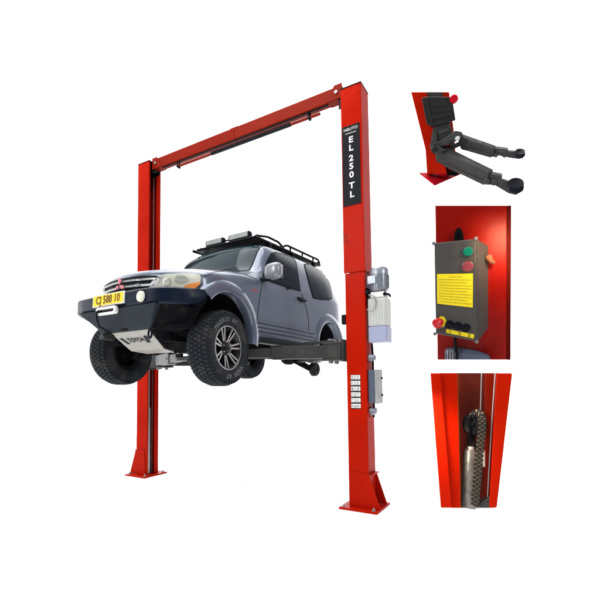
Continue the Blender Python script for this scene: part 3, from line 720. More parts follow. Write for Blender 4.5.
bm = bmesh.new(); tube(bm, [(-.72, 0, .30), (-.3, 0, .34), (.3, 0, .34), (.72, 0, .30)], .045, 10); 
for s in (-1, 1): tube(bm, [(s*.3, .15, .36), (s*.72, .02, .22)], .03, 8); tube(bm, [(s*.3, -.2, .36), (s*.72, -.02, .22)], .03, 8); tube(bm, [(s*.62, .05, .28), (s*.56, .05, .75)], .045, 12)
obj('front_suspension', bm, UNDER, car, smooth=True)
bm = bmesh.new(); box(bm, -.84, .84, 3.12, 3.30, .50, .72); obj('rear_bumper', bm, BUMPER, car, bevel=.03, segs=3)

# wheels
def make_wheel():
    w = empty('wheel'); w.parent = car
    R, B = .388, .134; SW = 1.08
    bm = bmesh.new()
    prof = [(.205, .085), (.215, .108), (.25, .128), (.30, .136), (.335, .133), (.362, .120), (.377, .100), (.381, .0), (.377, -.100), (.362, -.120), (.335, -.133), (.30, -.136), (.25, -.128), (.215, -.108), (.205, -.085), (.205, .085)]
    lathe(bm, (0, 0, 0), (1, 0, 0), prof, 72)
    N = 54
    for row, (x0, x1) in enumerate(((-.128, -.076), (-.070, -.026), (-.020, .020), (.026, .070), (.076, .128))):
        for k in range(N):
            a0 = 2*PI*(k+.5*(row % 2)+.10)/N; a1 = a0+2*PI*.78/N; sk = .012*(1 if row in (1, 3) else 0)*(1 if row == 1 else -1)
            rt = [.392, .396, .396, .396, .392][row]; rb = .37
            P = []
            for (x, a, r) in ((x0, a0+sk, rt), (x1, a0-sk, rt), (x1, a1-sk, rt), (x0, a1+sk, rt)):
                if row in (0, 4) and abs(x) > .12: r -= .016
                P.append((x, r*math.cos(a), r*math.sin(a)))
            Q = [(x, y*rb/math.hypot(y, z), z*rb/math.hypot(y, z)) for x, y, z in P]
            hexa(bm, P, Q)
    for k in range(N):          # shoulder lugs
        for s in (-1, 1):
            a0 = 2*PI*(k+.1+(.5 if s > 0 else 0))/N; a1 = a0+2*PI*.55/N
            P = [(s*x, r*math.cos(a), r*math.sin(a)) for (x, r, a) in ((.129, .372, a0), (.129, .372, a1), (.137, .338, a1), (.137, .338, a0))]
            Q = [(x-s*.012, y*.985, z*.985) for x, y, z in P]; hexa(bm, P, Q)
    ty = obj('tyre', bm, RUBBER, w, smooth=True, angle=30)
    parts = [ty]
    letters = []
    def arc(s, r, mid, size, flip=False):
        n = len(s); st = size*.74/r
        for i, ch in enumerate(s):
            if ch == ' ': continue
            if not flip: a = mid+(n-1)/2*st-i*st; yv = Vector((0, math.cos(a), math.sin(a))); xv = Vector((0, math.sin(a), -math.cos(a)))
            else: a = mid-(n-1)/2*st+i*st; yv = Vector((0, -math.cos(a), -math.sin(a))); xv = Vector((0, -math.sin(a), math.cos(a)))
            # viewed from +x: +y (car rear) is to the right
            o = Vector((.1355, r*math.cos(a), r*math.sin(a)))
            letters.append(text('letter', ch, size, basis(o, xv, yv), LETTER, None, depth=.0015, sx=1.0, bold=.001))
    arc('MAXXIS AT', .292, PI/2+.25, .062); arc('RAZR AT', .292, -PI/2+.25, .062, True) if 0 else arc('RAZR AT', .292, -PI/2+.35, .062)
    join_mesh(letters, 'tyre_lettering', ty)
    bm = bmesh.new()
    lathe(bm, (0, 0, 0), (1, 0, 0), [(.206, -.10), (.214, -.108), (.214, -.09), (.19, -.07), (.17, .02), (.200, .075), (.228, .100), (.231, .112), (.220, .122), (.210, .104), (.200, .078), (.165, .02), (.17, -.08), (.206, -.10)], 64)
    rim = obj('rim', bm, RIM, w, smooth=True, angle=40)
    bm = bmesh.new(); lathe(bm, (0, 0, 0), (1, 0, 0), [(.228, .1165), (.2305, .1175), (.228, .1235), (.220, .1240), (.220, .1215), (.228, .1165)], 64); obj('rim_lip', bm, RIM_FACE, rim, smooth=True)
    bm = bmesh.new(); lathe(bm, (0, 0, 0), (1, 0, 0), [(0, .0), (.168, .0), (.168, .02), (0, .02)], 40); lathe(bm, (0, 0, 0), (1, 0, 0), [(0, .02), (.085, .02), (.078, .085), (0, .085)], 32); obj('brake_hub', bm, UNDER, rim, smooth=True)
    sp = bmesh.new(); fc = bmesh.new()
    for k in range(7):
        for off in (-.13, .13):
            a = 2*PI*k/7+.15; b = a+off*1.1; c = a+off*1.0
            i0 = Vector((.078, .060*math.cos(b), .060*math.sin(b))); i1 = Vector((.110, .213*math.cos(c), .213*math.sin(c)))
            d = (i1-i0).normalized(); s_ = Vector((1, 0, 0)).cross(d).normalized()
            w0, w1 = .0115, .0095
            P = [i0-s_*w0, i0+s_*w0, i1+s_*w1, i1-s_*w1]
            hexa(sp, P, [p-Vector((.035, 0, 0)) for p in P])
            P2 = [i0-s_*w0*.8, i0+s_*w0*.8, i1+s_*w1*.8, i1-s_*w1*.8]
            hexa(fc, [p+Vector((.0035, 0, 0)) for p in P2], [p+Vector((.0005, 0, 0)) for p in P2])
    obj('spokes', sp, RIM, rim); obj('spoke_faces', fc, RIM_FACE, rim)
    bm = bmesh.new(); lathe(bm, (0, 0, 0), (1, 0, 0), [(.08, .075), (.08, .088), (.05, .092), (.046, .118), (.038, .124), (0, .126)], 28); cap = obj('centre_cap', bm, RIM, rim, smooth=True)
    bm = bmesh.new()
    for k in range(6):
        a = 2*PI*k/6+.15+PI/6; lathe(bm, (.0875, .062*math.cos(a), .062*math.sin(a)), (1, 0, 0), [(0, 0), (.009, 0), (.009, .02), (0, .022)], 6)
    obj('wheel_nuts', bm, CHROME, rim)
    return w
def dup(o, parent):
    c = o.copy(); COL.objects.link(c); c.parent = parent
    for ch in list(o.children): dup(ch, c)
    return c
w0 = make_wheel()
spots = [(.80, -.05, .265, math.radians(4), -.35), (-.88, -.07, .29, PI+math.radians(4), .9), (-.80, 2.60, .38, PI, 1.3)]
for i, (x, l, z, rz, rx) in enumerate(spots):
    w = w0 if i == 0 else dup(w0, car)
    w.location = (x, l, z); w.scale = (1.04, 1.085, 1.085); w.rotation_euler = (rx if i else 0, 0, rz)
bm = bmesh.new(); lathe(bm, (.70, 2.60, .40), (1, 0, 0), [(0, 0), (.15, 0), (.155, .05), (.155, .09), (.07, .095), (.07, .12), (.03, .13), (0, .13)], 28); obj('brake_drum', bm, UNDER, car, smooth=True)

# roof rack
RK = 1
t = empty('roof_rack', CARP, CARY); tag(t, 'black steel roof rack with two work lights on the car roof', 'roof rack')
bm = bmesh.new()
L0, L1, XW = 1.02, 2.90, .58
zb = lambda l: 1.885+.022*(l-1); zt_ = lambda l: 1.972+.022*(l-1)
for s in (-1, 1):
    tube(bm, [(s*XW, L0-.06, zb(L0)-.0), (s*XW, L1, zb(L1))], .024, 8)
    tube(bm, [(s*(XW-.02), L0+.62, zb(L0)), (s*XW, L0+.72, zt_(L0+.7)-.02), (s*XW, L0+.80, zt_(L0+.8)), (s*XW, L1-.06, zt_(L1)), (s*XW, L1-.02, zt_(L1)-.03), (s*XW, L1, zb(L1))], .019, 8)
    for l in (1.9, 2.28, 2.65): tube(bm, [(s*XW, l, zb(l)), (s*XW, l, zt_(l))], .015, 6)
tube(bm, [(-XW, L1, zt_(L1)-.03), (XW, L1, zt_(L1)-.03)], .014, 8); tube(bm, [(-XW, L1, zb(L1)), (XW, L1, zb(L1))], .016, 8); tube(bm, [(-.50, L0-.06, zb(L0)), (XW, L0-.06, zb(L0))], .018, 8)
obj('rail', bm, BLACK, t, smooth=True, angle=60)
bm = bmesh.new()
for k in range(15): l = L0-.02+k*.128; box(bm, -XW+.02, XW-.02, l, l+.112, zb(l)-.008, zb(l)+.008)
obj('deck_slats', bm, STEEL_DARK, t)
for s in (-1, 1):
    for l in (1.25, 1.9, 2.6):
        bm = bmesh.new(); box(bm, min(s*.57, s*.63), max(s*.57, s*.63), l, l+.05, 1.775, zb(l)-.009); obj('mounting_foot', bm, BLACK, t, bevel=.006)
for x0, x1 in ((-.36, -.02), (.08, .46)):
    bm = bmesh.new(); box(bm, x0, x1, .985, 1.06, 1.918, 2.008); li = obj('work_light', bm, BLACK, t, bevel=.012)
    bm = bmesh.new(); box(bm, x0+.025, x1-.025, .979, .984, 1.931, 1.995); obj('lens', bm, BOXPALE, li, bevel=.002)
    bm = bmesh.new()
    for x in (x0+.05, x1-.05): box(bm, x-.012, x+.012, 1.0, 1.03, 1.885, 1.917)
    obj('light_bracket', bm, BLACK, li)
bm = bmesh.new(); box(bm, -.44, .52, L0-.055, L0-.03, 1.875, 1.905); tube(bm, [(-.36, L0+.03, 1.965), (.46, L0+.03, 1.965)], .014, 8); obj('lamp_rail', bm, BLACK, t)
bm = bmesh.new(); tube(bm, [(.50, L0-.02, zb(L0)), (.53, L0+.05, 1.945), (.55, L0+.3, 1.99), (.57, L0+.55, 1.98), (.58, L0+.68, 1.92)], .018, 8); obj('front_hoop', bm, BLACK, t, smooth=True)
bm = bmesh.new(); tube(bm, [(-.50, L0-.02, zb(L0)), (-.53, L0+.05, 1.945), (-.55, L0+.3, 1.99), (-.57, L0+.55, 1.98), (-.58, L0+.68, 1.92)], .014, 8); obj('front_hoop', bm, BLACK, t, smooth=True)

# ------------------------------------------------------------------ three detail samples at the right, facing the viewer
class Sample:
    def __init__(s, u, v, depth=5.0):
        d = ray(u, v); s.C = CAM + d*depth; s.t = -d.normalized(); s.k = depth*d.length/FPX*.93
        s.x = Vector((0, 0, 1)).cross(s.t).normalized(); s.y = s.t.cross(s.x)
    def P(s, u, v, z=0):
        d = ray(u, v); o = s.C+s.t*z*s.k; q = (o-CAM).dot(s.t)/d.dot(s.t); return CAM+d*q - s.base
    def slab(s, bm, poly, z0, z1, mi=0): prism(bm, [s.P(u, v, z1) for u, v in poly], s.t*((z0-z1)*s.k), mi)
    def hexa(s, bm, a, b): hexa(bm, [s.P(*p) for p in a], [s.P(*p) for p in b])
    def disc(s, bm, u, v, z, r, h, n=20, dome=.2):
        lathe(bm, s.P(u, v, z), s.t, [(0, 0), (r*s.k, 0), (r*s.k, h*s.k*.7), (r*s.k*(1-dome), h*s.k), (0, h*s.k)], n)
    def root(s, name, label, cat, u, v, z=0, group=None):
        s.base = Vector((0, 0, 0)); b = s.P(u, v, z); t = empty(name, b); s.base = b; tag(t, label, cat, group); return t

def added_lamp_at(S, name, p, q, size, power):
    S.base = Vector((0, 0, 0)); a = S.P(*p); b = S.P(*q); area(name, a, b, size, power, (1, .72, .42)).data.spread = math.radians(75)
# A: foot of a post with its carriage and two arms
S = Sample(468, 140)
t = S.root('post_foot', 'small red post stump with crimson foot plate, at upper right', 'lift post', 440, 180)
bm = bmesh.new(); S.slab(bm, [(411, 92), (426, 92), (437, 130), (447, 174), (427, 174), (425.5, 150)], 0, 12); S.slab(bm, [(443, 92), (449, 92), (453.5, 130), (457, 172), (447.1, 174), (444, 140)], -6, 4); S.slab(bm, [(425, 92), (444, 92), (451, 172), (440, 174)], -14, -7); obj('column', bm, RED, t, bevel=.004)
bm = bmesh.new(); S.slab(bm, [(426.1, 92), (442.9, 92), (445, 110), (431, 110)], -6, 3); obj('inner_slide', bm, BOXGREY, t)
bm = bmesh.new(); S.hexa(bm, [(419.5, 172.5, 6), (427, 172.5, -14), (463, 172, -20), (434.5, 184.2, 24)], [(419.5, 174, 6), (427, 174, -14), (463, 173.5, -20), (434.5, 186, 24)]); obj('foot_plate', bm, CRIMSON, t, bevel=.004)
t = S.root('arm_carriage', 'charcoal carriage plate with red knob on the small post stump', 'lift carriage', 442, 150, 14)
bm = bmesh.new(); S.slab(bm, [(421.5, 98), (427, 96.5), (452, 97), (455.5, 120), (451, 121.5), (449.5, 122.5), (431, 127), (426.5, 124)], 13, 21); cp = obj('cover_plate', bm, PLATE_DARK, t, bevel=.01)
bm = bmesh.new(); S.slab(bm, [(430, 100), (447, 99.5), (448.5, 105), (431.2, 106)], 21, 22); S.slab(bm, [(428, 115), (452, 111.5), (452.8, 115.5), (430, 120)], 21, 22.4); S.slab(bm, [(424.5, 99.5), (428, 99.3), (434, 125), (430.5, 125.5)], 21, 22); obj('ridges', bm, PLATE_DARK, cp, bevel=.004)
bm = bmesh.new(); S.disc(bm, 453.8, 99.4, 16, 3.5, 6, 16, .2); obj('knob', bm, CRIMSON, t, smooth=True)
bm = bmesh.new(); S.slab(bm, [(433, 127), (449.5, 122.6), (452, 133), (455, 140), (430, 146), (431.5, 136)], 4, 17); obj('neck', bm, STEEL_DARK, t, bevel=.01)
bm = bmesh.new(); S.slab(bm, [(429, 145), (442, 139.5), (455.5, 130.5), (461.5, 131.8), (463.5, 135), (459, 140), (447, 145.5), (432.5, 148.5)], 13, 23); S.slab(bm, [(430, 149.6), (447, 147), (460, 141), (461, 146), (449, 151), (433, 154)], 9, 13); obj('yoke', bm, STEEL_DARK, t, bevel=.012)
bm = bmesh.new(); S.slab(bm, [(431.5, 133), (436, 131.5), (437.5, 142), (433, 144)], 17, 20); S.slab(bm, [(438, 130.5), (448.5, 127.5), (449.5, 131), (439, 134.5)], 17, 19); S.slab(bm, [(429, 147), (438, 145.5), (446, 150), (436, 153.5)], 23, 27); obj('pivot_bracket', bm, STEEL_DARK, t, bevel=.008)
for u, v, z, q in ((434.5, 149.3, 27.2, 2.6), (451.5, 143.2, 23.2, 1.6)): bm = bmesh.new(); S.disc(bm, u, v, z, q, 2.5, 14); obj('pin_head', bm, PLATE_DARK, t)
bm = bmesh.new(); S.slab(bm, [(441, 165), (446.5, 166), (449, 171.5), (457, 169.5), (461, 172.5), (456, 176), (446, 175), (442, 170)], 0, 8); obj('lock_gear', bm, UNDER, t, bevel=.006)
for nm, u, v, z in (('pivot_pin', 457.5, 138.5, 14),):
    bm = bmesh.new(); S.disc(bm, u, v, z+9.2, 1.9, .8, 14); obj(nm, bm, GALV, t)
def sample_arm(par, top, fr, ext, tongue, pad, z, nuts):
    t = empty('swing_arm'); t.parent = par; S.base = Vector(par.location)
    def sol(quad, dz, zz0, zz1):   # quad: two left corners then two right corners, depth runs z0 -> z1
        a, b, c, d = quad
        return [(*a, zz0), (*b, zz1), (*c, zz1), (*d, zz0)]
    bm = bmesh.new(); F = sol(fr, 0, z[0], z[1]); T = sol(top, 0, z[0]-6, z[1]-6)
    # front face, then the top edge further back
    f = [S.P(*p) for p in F]; bk = [S.P(*p) for p in (T[0], T[1])]
    lo = [f[3]-S.t*8*S.k, f[2]-S.t*8*S.k]
    vs = [bm.verts.new(p) for p in (f[0], f[1], f[2], f[3], bk[0], bk[1], lo[1], lo[0])]
    for q in ((0, 1, 2, 3), (4, 5, 1, 0), (5, 4, 7, 6), (3, 2, 6, 7), (1, 5, 6, 2), (4, 0, 3, 7)): bm.faces.new([vs[i] for i in q])
    obj('outer_arm', bm, STEEL_DARK, t, bevel=.012)
    bm = bmesh.new(); S.hexa(bm, sol(ext, 0, z[1]-3.5, z[1]+1), [(u, v-2.5, w-8) for u, v, w in sol(ext, 0, z[1]-3.5, z[1]+1)]); obj('sliding_arm', bm, STEEL_DARK, t, bevel=.008)
    bm = bmesh.new(); n = len(tongue)
    S.hexa(bm, [(u, v, z[1]+1.5) for u, v in tongue], [(u, v-1.6, z[1]-6) for u, v in tongue]); obj('tongue', bm, STEEL_DARK, t, bevel=.008)
    u, v, ru, rv, h = pad; bm = bmesh.new(); a = []; b = []; c = []
    for k in range(24):
        q = 2*PI*k/24; p = S.P(u+ru*math.cos(q), v-rv*math.sin(q), z[1]+5-5*math.sin(q)); p2 = S.P(u+ru*math.cos(q), v+h-rv*math.sin(q), z[1]+5-5*math.sin(q)); p3 = S.P(u+ru*.72*math.cos(q), v+.6-rv*.72*math.sin(q), z[1]+5-4*math.sin(q))
        a.append(bm.verts.new(p)); b.append(bm.verts.new(p2)); c.append(bm.verts.new(p3))
    for k in range(24): j = (k+1) % 24; bm.faces.new((a[k], b[k], b[j], a[j])); bm.faces.new((a[k], a[j], c[j], c[k]))
    bm.faces.new(b); bm.faces.new(c); obj('rubber_pad', bm, BLACK, t, smooth=True, angle=40)
    bm = bmesh.new(); a0, a1 = F[3], F[2]; S.hexa(bm, [(a0[0]+8, a0[1]-2.5+(a1[1]-a0[1])*.16, z[0]+6), (a1[0]-3, a1[1]-3.5, z[1]+.2), (a1[0]-3, a1[1]+.6, z[1]+.2), (a0[0]+8, a0[1]+.8+(a1[1]-a0[1])*.16, z[0]+6)], [(a0[0]+8, a0[1]-2.5+(a1[1]-a0[1])*.16, z[0]), (a1[0]-3, a1[1]-3.5, z[1]-5), (a1[0]-3, a1[1]+.6, z[1]-5), (a0[0]+8, a0[1]+.8+(a1[1]-a0[1])*.16, z[0])]); obj('stiffener', bm, STEEL_DARK, t, bevel=.006)
    for (u, v, r) in nuts: bm = bmesh.new(); S.disc(bm, u, v, z[1]+.5, r, 2.2, 8); obj('bolt', bm, STEEL_DARK, t)
    return t
carS = t
sample_arm(carS, [(457, 131.5), (496, 145.2), (496, 147), (457, 140)], [(456.5, 135.5), (494, 148), (494.5, 157.4), (461, 149.5)], [(488, 147.5), (508, 149.8), (508.5, 155.6), (489, 155.2)],
           [(499, 151), (512, 151.5), (520, 152), (524.8, 155), (523.5, 158), (519, 159.3), (511, 158.2), (498, 155.6)], (520.2, 151.4, 5.2, 3.0, 3.4), (14, 26), [(496, 155.4, 1.7), (504.5, 155.4, 1.8)])
sample_arm(carS, [(441, 143.5), (494, 169.5), (494, 170), (436, 148)], [(433, 147.5), (489, 171.5), (487, 184.8), (436.5, 162)], [(484, 172), (502.5, 175.8), (500.5, 185.8), (482, 184.5)],
           [(497, 178), (508, 181.5), (516, 183), (522.5, 187), (521.5, 192), (516, 195.3), (508.5, 193.5), (495, 185.5)], (516, 182.8, 8.0, 5.2, 5.2), (18, 46), [(486.5, 181.6, 2.4), (494, 182.6, 2.4)])

# B: control panel sample
S = Sample(472, 283)
t = S.root('red_panel', 'upright red steel panel carrying the charcoal control box', 'panel', 472, 358)
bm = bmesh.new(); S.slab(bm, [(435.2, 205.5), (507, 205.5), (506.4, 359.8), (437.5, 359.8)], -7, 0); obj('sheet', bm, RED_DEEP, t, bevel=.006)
bm = bmesh.new(); S.slab(bm, [(507.1, 205.5), (511.3, 205.5), (510.6, 359.8), (506.5, 359.8)], -9, -1.5); obj('flange_shade_strip', bm, RED_SHADE, t)  # flat strip, the flange's shade is painted in as dark red
added_lamp_at(S, 'added_panel_glow', (520, 222, 62), (496, 258, 0), .35, 6)  # added unseen warm light, makes the glow on the sheet
t2 = S.root('push_button_box', 'charcoal push button box with yellow notice on the red panel', 'control box', 456, 340)
F4 = [(434, 243, 26), (476.5, 238.5, 26), (477.3, 342, 26), (435.6, 333.5, 26)]
B4 = [(444, 249, .3), (488.6, 245.5, .3), (488.4, 328.5, .3), (445, 322, .3)]
bm = bmesh.new(); S.hexa(bm, [(a, b, 19) for a, b, _ in [(435.2+.8, 243.4, 0), (478.5, 239.6, 0), (479.2, 340, 0), (437.4, 332.6, 0)]], B4); obj('housing', bm, BOXGREY, t2, bevel=.012)
bm = bmesh.new(); S.hexa(bm, F4, [(435.2, 243.4, 19.2), (478.2, 239.4, 19.2), (479, 341.4, 19.2), (436.8, 333.6, 19.2)]); obj('cover', bm, BOXGREY, t2, bevel=.02, segs=3)
def disc(nm, u, v, r, h, M, parent, z=26, n=24, dome=.2): bm = bmesh.new(); S.disc(bm, u, v, z, r, h, n, dome); return obj(nm, bm, M, parent, smooth=True, angle=40)
for u, v in ((433.8, 243.5), (476, 238.6), (476.8, 341.6), (435, 333.8)): disc('cover_screw', u, v, 1.75, 1.6, BOXSCREW, t2, 25.2, 12)
for nm, u, v, M, lab in (('push_button', 468, 251.7, GREEN, 'green push button'), ('push_button', 467.6, 266.6, ROSE, 'dull red push button')):
    rg = disc('push_button', u, v, 4.9, 1.4, STEEL_DARK if M is GREEN else ROSE, t2); rg['label'] = lab; disc('button_cap', u, v, 4.2, 3.6, M, rg, 27.2)
bm = bmesh.new(); S.slab(bm, [(437, 274), (473, 273.4), (472.8, 307.6), (437.2, 303.6)], 26.1, 26.6); nb = obj('notice', bm, YELLOW, t2); nb['label'] = 'yellow notice with lines of small print'
bm = bmesh.new(); rnd = random.Random(3)
for k in range(10):
    y = 276.6+k*2.72; u = 438.8; sl = (y-274)/33*.1
    if k == 0: u = 449
    e_ = 462 if k == 0 else 471.2-rnd.random()*6*(k in (2, 5, 8))
    while u < e_:
        wd = min(rnd.uniform(1.2, 3.4), e_-u)
        if wd > .5: S.slab(bm, [(u, y+sl*(u-438)), (u+wd, y+sl*(u+wd-438)), (u+wd, y+.5+sl*(u+wd-438)), (u, y+.5+sl*(u-438))], 26.6, 26.75)
        u += wd+.55
obj('notice_print', bm, INK, nb)
for k in range(3):
    kb = disc('knob', 449.3+8.2*k, 324.4+1.7*k, 4.0, 1.4, BLACK, t2, 26.1); u, v = 449.3+8.2*k, 324.4+1.7*k
    bm = bmesh.new(); S.slab(bm, [(u-3.2, v-1.2), (u+3.2, v-.6), (u+3.2, v+1.4), (u-3.2, v+1.0)], 27.4, 31.5); obj('knob_grip', bm, BLACK, kb, bevel=.006)
bm = bmesh.new(); S.slab(bm, [(446.2, 328.9), (474, 334.4), (473.8, 338.6), (446.2, 332.8)], 26.1, 26.6); st = obj('number_strip', bm, YELLOW, t2)
L = []
for k, ch in enumerate('123'):
    o = S.P(450+9.6*k, 331.8+1.95*k, 26.8); L.append(text('digit', ch, .052, basis(o, S.x, S.y), INK, None, bold=.002))
join_mesh(L, 'strip_digits', st)
bm = bmesh.new(); S.slab(bm, [(440, 316.5), (444, 316.8), (446.2, 320.5), (446.0, 324), (443, 327.2), (438, 326.5), (436, 322)], 26.1, 27.2); es = obj('stop_ring', bm, YELLOW, t2, bevel=.004)
b_ = S.P(441.2, 321.6, 27.3); bm = bmesh.new(); ax = (S.t*1.0 - S.x*.72 - S.y*.22).normalized(); k = S.k
lathe(bm, b_, ax, [(0, 0), (2.6*k, 0), (2.6*k, 3.2*k), (4.7*k, 3.6*k), (5.0*k, 5.5*k), (4.4*k, 7.6*k), (2.5*k, 8.4*k), (0, 8.5*k)], 28); sb = obj('stop_button', bm, STOP, t2, smooth=True); sb['label'] = 'red mushroom stop button on a yellow ring'
bm = bmesh.new(); S.disc(bm, 489, 258, 2, 3.4, 6, 12); tube(bm, [S.P(487.5, 257.5, 9), S.P(491, 261, 9), S.P(494.5, 263, 8)], [.026, .03, .018], 8); obj('cable_gland', bm, GLAND, t2, smooth=True)
bm = bmesh.new(); S.slab(bm, [(453.8, 240.5), (454.5, 233), (457, 228), (460.5, 227.6), (463, 233), (464, 239.6)], 3, 8); tube(bm, [S.P(457, 237, 9), S.P(458.5, 231, 10.5), S.P(461, 236, 9)], .018, 8); obj('hanger', bm, UNDER, t2, bevel=.006)
t3 = S.root('motor_housing', 'grey ribbed motor housing under the push button box', 'motor', 466, 358)
bm = bmesh.new(); rows = []
pr = [(444.8, 350.5, 359.7), (446, 348.2, 359.7), (452, 346.8, 359.7), (462, 347.6, 359.7), (478, 350.5, 359.7), (488.5, 354.5, 359.7), (490.5, 358, 359.7)]
for u, v0, v1 in pr:
    rows.append([bm.verts.new(S.P(u, v1, .4)), bm.verts.new(S.P(u, v1, 10)), bm.verts.new(S.P(u, v0+(v1-v0)*.45, 10)), bm.verts.new(S.P(u, v0+(v1-v0)*.12, 6)), bm.verts.new(S.P(u, v0, .4))])
for a, b in zip(rows, rows[1:]):
    for i in range(5): bm.faces.new((a[i], a[(i+1) % 5], b[(i+1) % 5], b[i]))
bm.faces.new(rows[0]); bm.faces.new(rows[-1]); mh = obj('shell', bm, BOXBLUE, t3, bevel=.01)
bm = bmesh.new()
for k in range(4): u = 447+2.6*k; S.slab(bm, [(u, 350), (u+1.2, 350), (u+1.2, 359.6), (u, 359.6)], 10, 11.2)
obj('ribs', bm, STEEL_GREY, mh, bevel=.003)
t4 = S.root('box_cable', 'black cable hanging from the push button box', 'cable', 456, 345)
bm = bmesh.new(); tube(bm, [S.P(455.3, 334.5, 14), S.P(455.2, 341, 14), S.P(455.6, 347, 14), S.P(456.8, 353, 14), S.P(456.6, 359.5, 14)], .018, 8); obj('sheath', bm, BLACK, t4, smooth=True)

# C: look into a post channel with pulley and chain
S = Sample(470, 440, 4.1)
t = S.root('channel_section', 'cut red channel section with a dark inside, at lower right', 'lift post', 470, 507)
tr = lambda a, v: (430.3+a*82+(a*-25.5+10.3)*(0)) if 0 else None
def T(a, f):      # a: 0..1 across, f: 0..1 down, inside the tapering outline
    l = 430.3+10.4*f; r = 512.4-15.6*f; return (l+(r-l)*a, 373+135*f)
def strip(bm, a0, a1, z0, z1, b0=None, b1=None, f0=0, f1=1):
    b0 = a0 if b0 is None else b0; b1 = a1 if b1 is None else b1
    S.slab(bm, [T(a0, f0), T(a1, f0), T(b1, f1), T(b0, f1)], z0, z1)
bm = bmesh.new(); strip(bm, 0, .125, 0, 9, 0, .20); obj('outer_flange', bm, RED, t, bevel=.01)
bm = bmesh.new(); S.hexa(bm, [(*T(.10, 0), 5), (*T(.33, 0), 0), (*T(.36, 1), 0), (*T(.17, 1), 5)], [(*T(.10, 0), 1), (*T(.33, 0), -6), (*T(.36, 1), -6), (*T(.17, 1), 1)]); obj('side_wall', bm, RED, t, bevel=.006)
bm = bmesh.new(); strip(bm, .30, .82, -33, -30, .33, .92); obj('back_wall', bm, mat('shade_darkened_red', (.10, .008, .002), .4, var=.8, vscale=3), t)  # shade of the recess is put into this near-black red
bm = bmesh.new(); S.hexa(bm, [(*T(.331, 0), -.2), (*T(.335, 0), -24), (*T(.365, 1), -24), (*T(.361, 1), -.2)], [(*T(.315, 0), -.2), (*T(.315, 0), -24), (*T(.34, 1), -24), (*T(.345, 1), -.2)]); obj('inner_wall', bm, mat('olive_reflection_tint', (.16, .09, .012), .4, var=.5, vscale=5), t)  # olive colour paints a yellow-green reflection onto the wall
bm = bmesh.new(); strip(bm, .66, .80, -20, -8, .80, .86); obj('rear_wall', bm, RED_DULL, t, bevel=.01)
bm = bmesh.new(); strip(bm, .805, 1, -12, 4, .865, 1); obj('near_flange', bm, RED, t, bevel=.012)
added_lamp_at(S, 'added_channel_glow', (412, 400, 48), (436, 440, 0), .35, 4)  # added unseen warm light, brightens the left flange towards orange
t = S.root('chain_pulley', 'dark chain wheel in the cut red channel', 'pulley', 475, 440, -10)
b_ = S.P(474.5, 424.5, -9); k = S.k; ax = (S.t - S.x*.62).normalized()
bm = bmesh.new(); lathe(bm, b_, ax, [(0, -4*k), (10.6*k, -4*k), (10.6*k, 4*k), (9.2*k, 4.6*k), (6.5*k, 3.4*k), (3*k, 3.8*k), (2.6*k, 5.5*k), (0, 5.7*k)], 36); obj('wheel_disc', bm, BLACK, t, smooth=True)
bm = bmesh.new(); S.slab(bm, [(468, 427), (474, 426), (476, 452), (466.5, 452)], -14, -11); S.slab(bm, [(469, 417), (471, 417), (470.5, 436), (468.6, 436)], -5, -3.5); obj('wheel_fork', bm, UNDER, t, bevel=.006)
t = S.root('leaf_chain', 'tan and black leaf chain looped over the dark chain wheel', 'chain', 477, 500, -10)
pth = [(471.5, 419.5, -8), (473.2, 415.4, -6), (476.4, 413.2, -3), (479.6, 413.8, -1), (481.6, 417.5, 0), (482.2, 423, 1), (482, 430, 1), (481.2, 437, 1), (480.2, 445, 1), (479.4, 453, 1), (478.7, 461, 1), (478, 469, 1), (477.4, 477, 1), (476.7, 485, 1), (476, 493, 1), (475.4, 501, 1), (475, 506.5, 1)]
ds = [0]
for a, b in zip(pth, pth[1:]): ds.append(ds[-1]+math.hypot(b[0]-a[0], b[1]-a[1]))
pu, pv, pz = (pchip(ds, [p[i] for p in pth]) for i in range(3))
n = int(ds[-1]/4.3); pitch = ds[-1]/n
dk = bmesh.new(); tn = bmesh.new()
def at_chain(d, side):
    d = min(max(d, 0), ds[-1]); d0 = max(0, d-.5); d1 = min(ds[-1], d+.5); tu, tv = pu(d1)-pu(d0), pv(d1)-pv(d0); L_ = math.hypot(tu, tv) or 1
    return (pu(d)-tv/L_*side, pv(d)+tu/L_*side, pz(d))
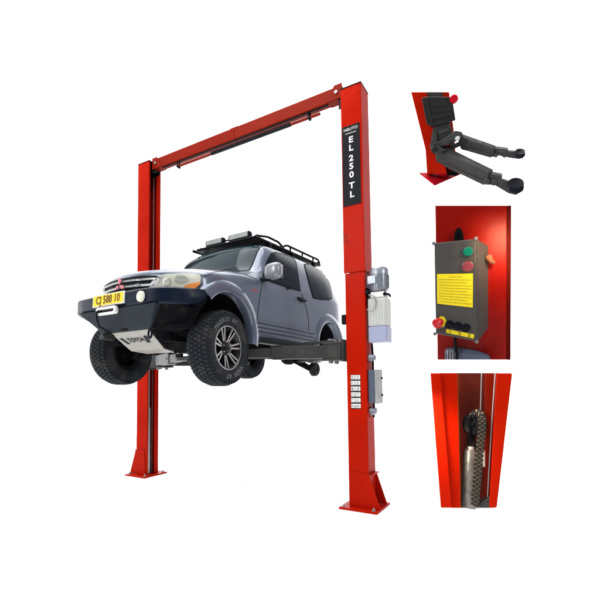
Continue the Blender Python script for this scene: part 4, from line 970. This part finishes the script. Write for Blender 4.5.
for i in range(n+1):
    for (h0, h1, sh) in ((-4.4, -1.75, 0), (-1.45, 1.45, .5), (1.75, 4.4, 0)):
        f0 = (i-sh)*pitch; f1 = f0+pitch*.68
        if f1 < .5 or f0 > ds[-1]-.5: continue
        q = [at_chain(f0, h0), at_chain(f0, h1), at_chain(f1, h1), at_chain(f1, h0)]
        F = [S.P(a_, b_, c_+1.6) for a_, b_, c_ in q]; hexa(dk, F, [p-S.t*2.6*S.k for p in F])
    f0 = i*pitch+pitch*.22; f1 = f0+pitch*.62
    if f1 < ds[-1]:
        for f0 in (i*pitch-pitch*.2, i*pitch+pitch*.3):
            q = [at_chain(f0, -3.9), at_chain(f0, 3.9), at_chain(f0+pitch*.34, 3.9), at_chain(f0+pitch*.34, -3.9)]
            F = [S.P(a_, b_, c_+.6) for a_, b_, c_ in q]; hexa(tn, F, [p-S.t*1.5*S.k for p in F])
obj('link_plates', dk, CHAIN, t, bevel=.003); obj('link_pins', tn, TAN, t, bevel=.003)
t = S.root('ram_cylinder', 'greasy grey ram cylinder behind the leaf chain', 'cylinder', 470, 506, -16)
bm = bmesh.new(); tube(bm, [S.P(470.8, 449.5, -14), S.P(470.8, 452, -14), S.P(469.6, 480, -14), S.P(468.3, 507.6, -14)], [5.2*k, 6.8*k, 7.0*k, 7.2*k], 20); obj('barrel', bm, GREASE, t, smooth=True)
bm = bmesh.new(); tube(bm, [S.P(471, 446.5, -14), S.P(471, 449.5, -14)], 4.2*k, 16); S.slab(bm, [(482, 452), (489, 449), (488.4, 462), (486, 468), (482.5, 466)], -18, -12); obj('grease_smears', bm, GALV, t, smooth=True, angle=40)
t = S.root('wire_rope', 'pale steel rope beside the leaf chain in the channel', 'cable', 481, 400, -16)
bm = bmesh.new(); tube(bm, [S.P(481.6, 373.2, -18), S.P(481.0, 395, -18), S.P(480.4, 414, -18)], .55*k, 8); obj('strand', bm, GALV, t)
bm = bmesh.new(); tube(bm, [S.P(495.2, 373.2, -6), S.P(492, 420, -6), S.P(489, 470, -6), S.P(487.5, 497, -6)], .6*k, 8); obj('strand', bm, GALV, t)
t = S.root('end_block', 'grey steel block at the foot of the cut channel', 'bracket', 488, 506, -10)
bm = bmesh.new(); S.hexa(bm, [(479, 507.8, 0), (479, 503, 0), (491.5, 496, 0), (492, 507.8, 0)], [(478, 507.8, -18), (478, 500, -18), (489, 494, -18), (491, 507.8, -18)]); bl = obj('block', bm, STEEL_DARK, t, bevel=.01)
